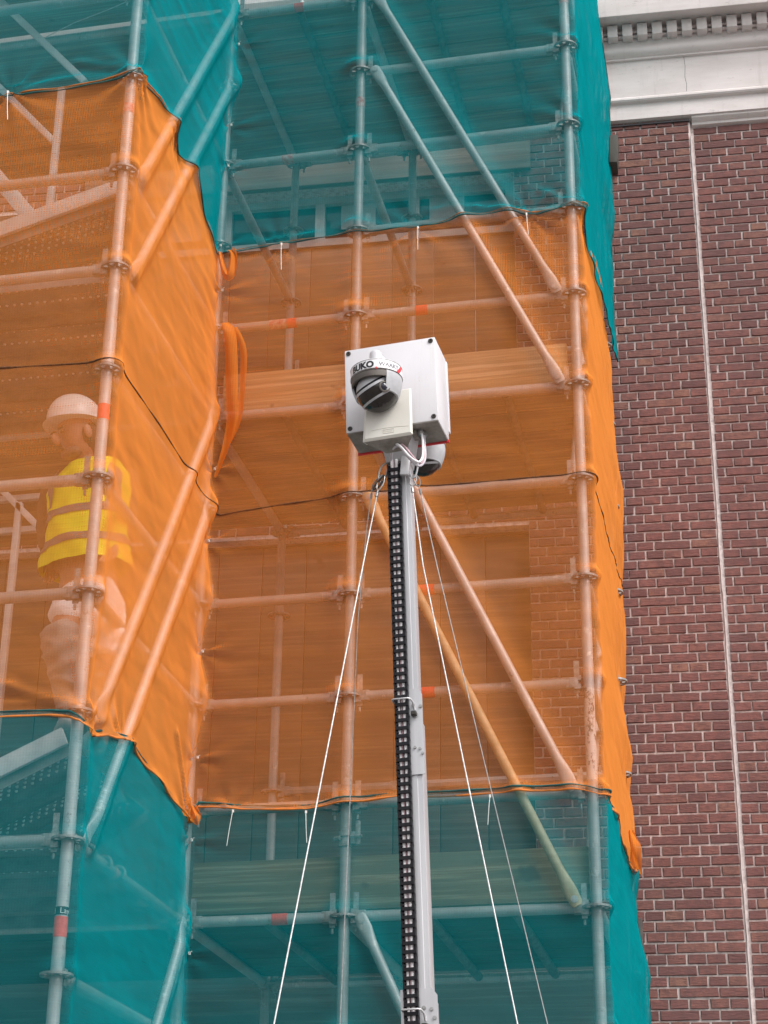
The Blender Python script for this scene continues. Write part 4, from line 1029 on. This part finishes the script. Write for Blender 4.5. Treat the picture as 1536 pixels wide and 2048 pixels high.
for (bx, bz) in ((0.035, -0.075), (0.050, -0.08), (0.058, -0.095)):
    g = G(); c = ml(bx, 0.0075, bz); g.tube([c, c-MYa*0.005], 0.0045, 6); mk('bolt', g, 'bolt_steel', pl, 40)
plate(-1.6, -0.80, -0.034, 0.074, 0.02, 'splice_plate')
# cable chain
def link_geo():
    g = G(); h = 0.0252; w = 0.0215
    for sx in (-1, 1):
        g.box((sx*(w-0.0032), 0.004, 0), (0.0055, 0.022, h*0.80)); g.box((sx*(w-0.0012), 0.003, h*0.42), (0.0036, 0.017, h*0.34))
    g.box((0, -0.006, -h*0.25), (2*w-0.006, 0.006, h*0.40)); g.box((-w+0.0085, -0.005, h*0.22), (0.005, 0.005, h*0.2))
    g.box((0, 0.0125, 0), (2*w-0.006, 0.002, h*0.98))
    return g
LK = mesh('chain_link', link_geo(), 'black_plastic', None); eul = Matrix(MR.tolist()).to_euler()
z = 0.872
while z > -1.25:
    o = inst('chain_link', LK, CM, ml(0, -0.008, z)); o.rotation_euler = eul; z -= 0.0252
g = G(); g.box(ml(0, 0, (GZ-1.2)/2), (0.043, 0.022, -1.24-GZ), MR); mk('chain_channel', g, 'black_plastic', CM, None)
for x, r, m in ((-0.0085, 0.0048, 'white_cable'), (-0.0008, 0.0022, 'pink_cable'), (0.0075, 0.0058, 'white_cable')):
    g = G(); pts = [ml(x+0.0012*math.sin(zz*5+x*300), -0.0055, zz) for zz in np.linspace(-1.24, 0.905, 40)]; g.tube(pts, r, 8); mk('cable', g, m, CM, 60)
for zz in (0.075, -0.862):
    g = G(); pts = [ml(-0.027, 0.010, zz), ml(-0.027, -0.020, zz), ml(-0.022, -0.024, zz), ml(0.022, -0.024, zz), ml(0.030, -0.020, zz-.002), ml(0.036, -0.006, zz-0.010), ml(0.037, 0.004, zz-0.03)]
    g.tube(pts, 0.0028, 8); o = mk('retaining_clip', g, 'mast_aluminium', CM, 60)
    g = G(); g.bevbox(ml(0.037, -0.004, zz-0.045), (0.018, 0.018, 0.014), .003, MR); g.tube([ml(0.036, -0.016, zz-.045), ml(0.036, 0.004, zz-.045)], 0.006, 6); mk('clamp', g, 'screw_dark', o, 40)
g = G(); g.bevbox(ml(0.01, 0.05, GZ+0.02), (0.4, 0.4, 0.04), .006); mk('base_plate', g, 'dark_steel', CM, 40)

# control box
bc = np.array([0.7306, -2.5709, 1.149]); BR_ = Rz(-0.0527)@Ry(-0.0384)
bl = lambda x, y, z: bc+BR_@np.array([x, y, z])
bw, bh, bd = 0.31, 0.3113, 0.156
g = G(); g.bevbox(bl(0, bd/2, 0), (bw, bd, bh), 0.003, BR_); bx = mk('control_box', g, 'white_coating', CM, 40)
g = G(); g.box(bl(0, bd/2-0.004, -bh/2-0.0015), (bw-0.006, bd-0.012, 0.003), BR_); mk('underside', g, 'dark_underside', bx, None)
g = G(); g.box(bl(0, bd-0.004, -bh/2-0.003), (bw+0.002, 0.010, 0.008), BR_); mk('red_edge', g, 'print_red', bx, None)
g = G(); g.bevbox(bl(0.0, bd+0.012, 0.015), (bw+0.004, 0.02, bh-.04), 0.003, BR_); mk('back_plate', g, 'white_coating', bx, 40)
for sx in (-1, 1):
    for sz in (-1, 1):
        g = G(); g.lathe([(0.0075, 0), (0.0085, 0.002), (0.006, 0.004), (0.0035, 0.0035), (0.0035, 0.0015), (0.0001, 0.0015)], 14, bl(sx*(bw/2-.014), 0, sz*(bh/2-.014)), BR_@Rx(math.pi/2)); mk('screw', g, 'screw_dark', bx, 40)
g = G(); g.bevbox(bl(0.048, bd*.4, -bh/2-.010), (0.05, 0.05, 0.018), .003, BR_); mk('connector_plate', g, 'dark_underside', bx, 40)
for (x, y, r, l) in ((0.052, 0.035, 0.008, 0.018), (0.085, 0.045, 0.0085, 0.024), (0.094, 0.062, 0.0075, 0.024)):
    g = G(); c = bl(x, y, -bh/2); g.tube([c, c-BR_[:, 2]*l], r, 8); g.tube([c-BR_[:, 2]*l*.5, c-BR_[:, 2]*l*.72], r*1.3, 6); mk('cable_gland', g, 'bolt_steel', bx, 40)
# brackets under the box
g = G()
top = [bl(x, y, -bh/2-.002) for x, y in ((-0.05, 0.0), (0.06, 0.0), (0.06, 0.12), (-0.05, 0.12))]; bo = [ml(x, y, 0.90) for x, y in ((-0.026, -0.004), (0.050, -0.004), (0.050, 0.08), (-0.026, 0.08))]
g.rings([bo, top]); mk('head_bracket', g, 'grey_plastic', CM, 30)
g = G(); g.bevbox(ml(0.040, -0.016, 0.872), (0.030, 0.018, 0.07), .004, MR@Ry(0.12)); mk('clamp_cheek', g, 'mast_aluminium', CM, 40)
# antenna panel: shallow shell with chamfered lower end
AY = -0.075
def al(x, y, z): return bl(x, AY+y, z)
axl, axr = -0.070, 0.090
g = G()
sec = lambda w0, w1, zt, zb_, y: [al(w0, y, zt), al(w1, y, zt+.003), al(w1-.004, y, zb_+.004), al(w0-.010, y, zb_)]
bm = bmesh.new()
fr = [(-0.066, -0.070), (0.087, -0.068), (0.0865, -0.236), (-0.079, -0.238)]
bk = [(-0.060, -0.074), (0.081, -0.072), (0.080, -0.240), (-0.070, -0.242)]
g.rings([[al(x, 0, z) for x, z in fr], [al(x, -0.006, z) for x, z in [(-0.060, -0.075), (0.081, -0.073), (0.080, -0.229), (-0.070, -0.231)]]], cap=True)
g.rings([[al(x, 0.0, z) for x, z in fr], [al(x, 0.014, z) for x, z in bk]], cap=True)
an = mk('antenna_panel', g, 'cream_plastic', CM, 30)
for f_ in an.data.polygons: pass
g = G(); g.rings([[al(x, 0.002, z) for x, z in ((-0.077, -0.2385), (0.0855, -0.2375), (0.0855, -0.236), (-0.077, -0.2375))], [al(x, 0.055, z) for x, z in ((-0.015, -0.262), (0.05, -0.260), (0.05, -0.255), (-0.015, -0.257))]])
mk('antenna_bracket', g, 'dark_underside', an, 30)
g = G(); g.box(al(0.008, 0.035, -0.15), (0.07, 0.07, 0.12), BR_); mk('antenna_mount', g, 'grey_plastic', an, None)
# badge outline and faint wording
g = G()
for (x, z, w, h) in ((0.008, -0.2085, 0.036, .0007), (0.008, -0.2215, 0.036, .0007), (-0.010, -0.215, .0007, 0.013), (0.026, -0.215, .0007, 0.013)): g.box(al(x, -0.0064, z), (w, 0.001, h), BR_)
mk('badge_frame', g, 'print_faint', an, None)
g = G()
pts = [al(x, -0.0062, -0.2025-0.9*(x-0.005)**2) for x in np.linspace(-0.05, 0.075, 14)]; g.tube(pts, 0.0006, 4); mk('moulded_arc', g, 'print_faint', an, None)
bend_text('Comrex', 0.0085, al(-0.009, 9.9934, -0.215), BR_, 10.0, 'print_faint', 'badge_text', an)

# dome cameras
def dome(c, yaw, r, label, ball_axis, open_dir, print_it):
    c = np.asarray(c, float); R = MR@Rz(yaw)
    D = lambda x, y, z: c+R@np.array([x, y, z])*r
    # collar = root of this camera, below it the shroud and the turning ball
    g = G(); g.lathe([(0.30, 0.40), (0.90, 0.34), (0.985, 0.31), (1.0, 0.27), (1.0, -0.10), (0.975, -0.135), (0.90, -0.14), (0.2, -0.14)], 64, c, R*r); root = mk('dome_camera', g, 'white_plastic', CM, 35, label=label)
    g = G(); g.tube([D(1.002*math.sin(a), -1.002*math.cos(a), -0.125) for a in np.linspace(0, 2*math.pi, 49)], 0.0011, 5); g.tube([D(1.0*math.sin(a), -1.0*math.cos(a), 0.275) for a in np.linspace(0, 2*math.pi, 49)], 0.0009, 5); mk('collar_seam', g, 'shroud_inside', root, 60)
    # gooseneck arm: upright pipe with round cap and web back to the box
    g = G(); g.lathe([(0.25, 0.33), (0.25, 1.00), (0.24, 1.08), (0.18, 1.16), (0.08, 1.205), (0.001, 1.21)], 20, c, R*r); mk('pole', g, 'pole_plastic', root, 50)
    g = G(); arm = [D(0.02, 0.12, 0.98), D(0.12, 0.5, 0.95), D(0.2, 1.3, 0.85)]; g.tube(arm, [0.2*r, 0.19*r, 0.19*r], 14); mk('arm', g, 'pole_plastic', root, 50)
    g = G(); g.tube([D(-0.02, -0.25, 0.55), D(-0.02, -0.275, 0.55)], 0.055*r, 10); mk('pole_screw', g, 'bolt_steel', root, 40)
    # shroud: bowl open over an angular window
    n = 56; a0, a1 = open_dir
    prof = [(0.985, -0.14), (0.99, -0.25), (0.975, -0.42), (0.935, -0.60), (0.875, -0.78), (0.82, -0.92)]
    if not print_it: prof += [(0.78, -1.02)]
    pin = [(p*0.91, z) for p, z in prof]
    g = G(); g.lathe(prof, n, c, R*r, a1, a0+2*math.pi); g.lathe(pin[::-1], n, c, R*r, a1, a0+2*math.pi)
    for a in (a1, a0):                                # cut faces of the bowl
        q = [D(p*math.cos(a), p*math.sin(a), z) for p, z in prof]; q2 = [D(p*math.cos(a), p*math.sin(a), z) for p, z in pin]
        g.rings([q, q2], cap=False, close=False)
    g.rings([[D(prof[-1][0]*math.cos(a), prof[-1][0]*math.sin(a), prof[-1][1]), D(pin[-1][0]*math.cos(a), pin[-1][0]*math.sin(a), pin[-1][1])] for a in np.linspace(a1, a0+2*math.pi, n)], cap=False, close=False)
    mk('shroud', g, 'grey_plastic', root, 40)
    g = G(); g.lathe([(0.975, -0.14), (0.985, -0.26), (0.96, -0.40), (0.90, -0.41), (0.86, -0.30), (0.6, -0.2)], 30, c, R*r, a0, a1); mk('shroud_mouth', g, 'shroud_inside', root, 40)
    # ball with rings round its own axis
    ax = np.asarray(ball_axis, float); ax /= np.linalg.norm(ax)
    tmp = np.array([0, -1.0, 0]); u_ = np.cross(tmp, ax); u_ /= np.linalg.norm(u_); v_ = np.cross(ax, u_); BRm = np.stack([u_, v_, ax], -1)
    bc_ = D(0, 0, -0.62); rb_ = 0.80*r
    def zone(t0, t1, k, name, mat, m=6, sm=60):
        g = G(); g.lathe([(k*math.sin(t)+1e-5, -k*math.cos(t)) for t in np.linspace(t0, t1, m)], 44, bc_, BRm*rb_); return mk(name, g, mat, root, sm)
    d2 = math.radians
    zone(d2(0), d2(66), 1.0, 'ball_cap', 'grey_plastic', 10); zone(d2(65), d2(72), 1.012, 'window_surround', 'black_plastic')
    zone(d2(71.5), d2(79), 1.03, 'window_rim', 'grey_plastic'); zone(d2(78), d2(108), 1.02, 'front_window', 'dark_glass', 8)
    zone(d2(107), d2(113.5), 1.03, 'window_rim', 'grey_plastic'); zone(d2(112.5), d2(180), 1.005, 'black_cap', 'dark_glass', 12)
    return root, c, R, bc_, BRm, rb_
dc = at(753, 756, -2.69)
RD = 0.0835
yw = math.atan2(CP[0]-dc[0], -(CP[1]-dc[1]))*0.35
ba = CR*0.50-CU*0.84+(-CF)*0.10
root, c, R, bcn, BRm, rbn = dome(dc, -0.05, RD, 'front dome camera with lettered white collar', ba, (math.radians(-172), math.radians(-52)), True)
# lens behind the front window
lp = CR*0.36+CU*0.20-CF*0.90; lp /= np.linalg.norm(lp)
RL = np.stack([np.cross(lp, [0, 0, 1])/np.linalg.norm(np.cross(lp, [0, 0, 1])), np.zeros(3), lp], -1); RL[:, 1] = np.cross(RL[:, 2], RL[:, 0])
g = G(); g.lathe([(0.019, 0), (0.019, 0.004), (0.015, 0.005), (0.013, 0.003)], 20, bcn+lp*rbn*1.0, RL); mk('lens_ring', g, 'shroud_inside', root, 40)
g = G(); g.lathe([(0.013, 0.003), (0.009, 0.006), (0.0001, 0.0075)], 20, bcn+lp*rbn*1.0, RL); mk('lens', g, 'lens_glass', root, 60)
# collar lettering and stripes
cz = c+R[:, 2]*0.085*RD
_, ae = bend_text('BUKO', 0.0310, cz-R[:, 2]*0.003, R, RD*1.002, 'print_black', 'lettering', root, 0.0017, -0.86)
_, ae = bend_text('.', 0.062, cz-R[:, 2]*0.001, R, RD*1.003, 'print_red', 'lettering_dot', root, 0.0005, ae+0.01)
bend_text('WAAKT', 0.0205, cz-R[:, 2]*0.002, R, RD*1.003, 'print_grey', 'lettering', root, 0.00035, ae+0.05)
def stripe(root, c, R, a0, slant, mat):
    g = G(); P = []
    for z in np.linspace(-0.10, 0.26, 5):
        row = []
        for k in range(5):
            a = a0+slant*(z+0.10)+k*0.05; row.append(c+R@np.array([1.004*math.sin(a), -1.004*math.cos(a), z])*RD)
        P.append(row)
    g.rings(P, cap=False, close=False); mk('stripe', g, mat, root, 60)
for k in range(6): stripe(root, c, R, 1.12+k*0.62, 0.9, 'print_red')
# rear dome
dc2 = at(844, 890, -2.28)
root2, c2, R2, *_ = dome(dc2, 0.0, 0.080, 'rear dome camera showing its grey shroud and black underside', CR*0.1-CU*0.95-CF*0.05, (math.radians(40), math.radians(140)), False)
RDs = RD; RD = 0.080
for k in range(10): stripe(root2, c2, R2, -1.2+k*0.62, 0.9, 'print_red')
RD = RDs
# looping cables below the antenna
def cable(P, r, mat, name='cable'):
    g = G(); g.tube(smooth_path(P, 26), r, 8); mk(name, g, mat, CM, 60)
cable([at(783, 884, -2.60), at(800, 892, -2.63), at(818, 912, -2.64), at(836, 924, -2.63), at(845, 914, -2.60), at(846, 890, -2.56), at(844, 868, -2.535)], 0.0042, 'white_cable')
cable([at(782, 920, -2.55), at(786, 898, -2.60), at(800, 893, -2.62), at(818, 916, -2.63), at(838, 932, -2.62), at(850, 918, -2.58), at(849, 885, -2.53), at(848, 872, -2.52)], 0.0042, 'grey_cable')
cable([at(784, 882, -2.60), at(806, 890, -2.62), at(830, 918, -2.62), at(843, 926, -2.61), at(848, 905, -2.58), at(845, 872, -2.53)], 0.003, 'pink_cable')

# guy wires with hooks
def wire(pts, r, label, hook):
    e = empty('guy_wire', pts[-1], label=label, cat='guy wire', group='wire ropes staying the camera mast')
    P = [np.asarray(p, float) for p in pts]; a, b = P[-2], P[-1]
    d = b-a; t_ = (GZ+0.3-b[2])/d[2]; P.append(b+d*t_)
    e.location = P[-1]
    g = G(); g.tube(P, r, 6); mk('rope', g, 'wire_rope', e, 60)
    g = G(); a = P[0]; dd = (P[1]-a)/np.linalg.norm(P[1]-a); g.tube([a+dd*0.010, a+dd*0.028], r*2.4, 8); mk('ferrule', g, 'bolt_steel', e, 40)
    g = G(); th = np.linspace(0, 2*math.pi, 16); h = np.asarray(hook, float); ax = h-a; L_ = np.linalg.norm(ax); ax /= L_; sd_ = np.cross(ax, [0, 1, 0])
    g.tube([a+ax*L_*(0.5-0.5*math.cos(t))+sd_*0.010*math.sin(t) for t in th], 0.0022, 6); mk('thimble', g, 'bolt_steel', e, 60)
hl, hr_ = at(767, 950, -2.51), at(829, 950, -2.51)
wire([at(756, 980, -2.52), at(724, 1140, -2.60), at(548, 2048, -3.10)], 0.0022, 'thick white wire rope running steeply left of the mast', hl)
wire([at(744, 980, -2.50), at(733, 1060, -2.45), at(716, 1240, -2.38), at(680, 2048, -2.00)], 0.0017, 'thin wire rope running nearly upright left of the mast', hl)
wire([at(824, 972, -2.52), at(846, 1130, -2.60), at(1035, 2048, -3.10)], 0.0022, 'thick white wire rope on the right nearest the mast', hr_)
wire([at(838, 972, -2.50), at(876, 1140, -2.40), at(1095, 2048, -2.00)], 0.0017, 'thin wire rope farthest right of the mast', hr_)
def shackle(P, r, mat):
    g = G(); g.tube(smooth_path(P, 24), r, 8); mk('carabiner', g, mat, CM, 60)
shackle([at(773, 925, -2.50), at(762, 935, -2.505), at(757, 955, -2.51), at(763, 966, -2.51), at(771, 955, -2.505), at(776, 935, -2.50)], 0.0033, 'bolt_steel')
shackle([at(768, 950, -2.515), at(752, 968, -2.515), at(747, 978, -2.515), at(757, 974, -2.515), at(765, 962, -2.515)], 0.0035, 'screw_dark')
shackle([at(817, 922, -2.50), at(819, 940, -2.505), at(823, 954, -2.51), at(831, 952, -2.51), at(836, 928, -2.505), at(832, 922, -2.50)], 0.0033, 'grey_plastic')
g = G(); g.tube([ml(0.03, 0.03, 0.90), at(826, 922, -2.50)], 0.004, 8); g.tube([ml(-0.01, 0.03, 0.90), at(774, 926, -2.50)], 0.004, 8); mk('eye_bolt', g, 'bolt_steel', CM, 60)

for o in list(S.objects):
    if o.type == 'MESH' and not o.data.materials: o.data.materials.append(MATS['galvanised_steel'])
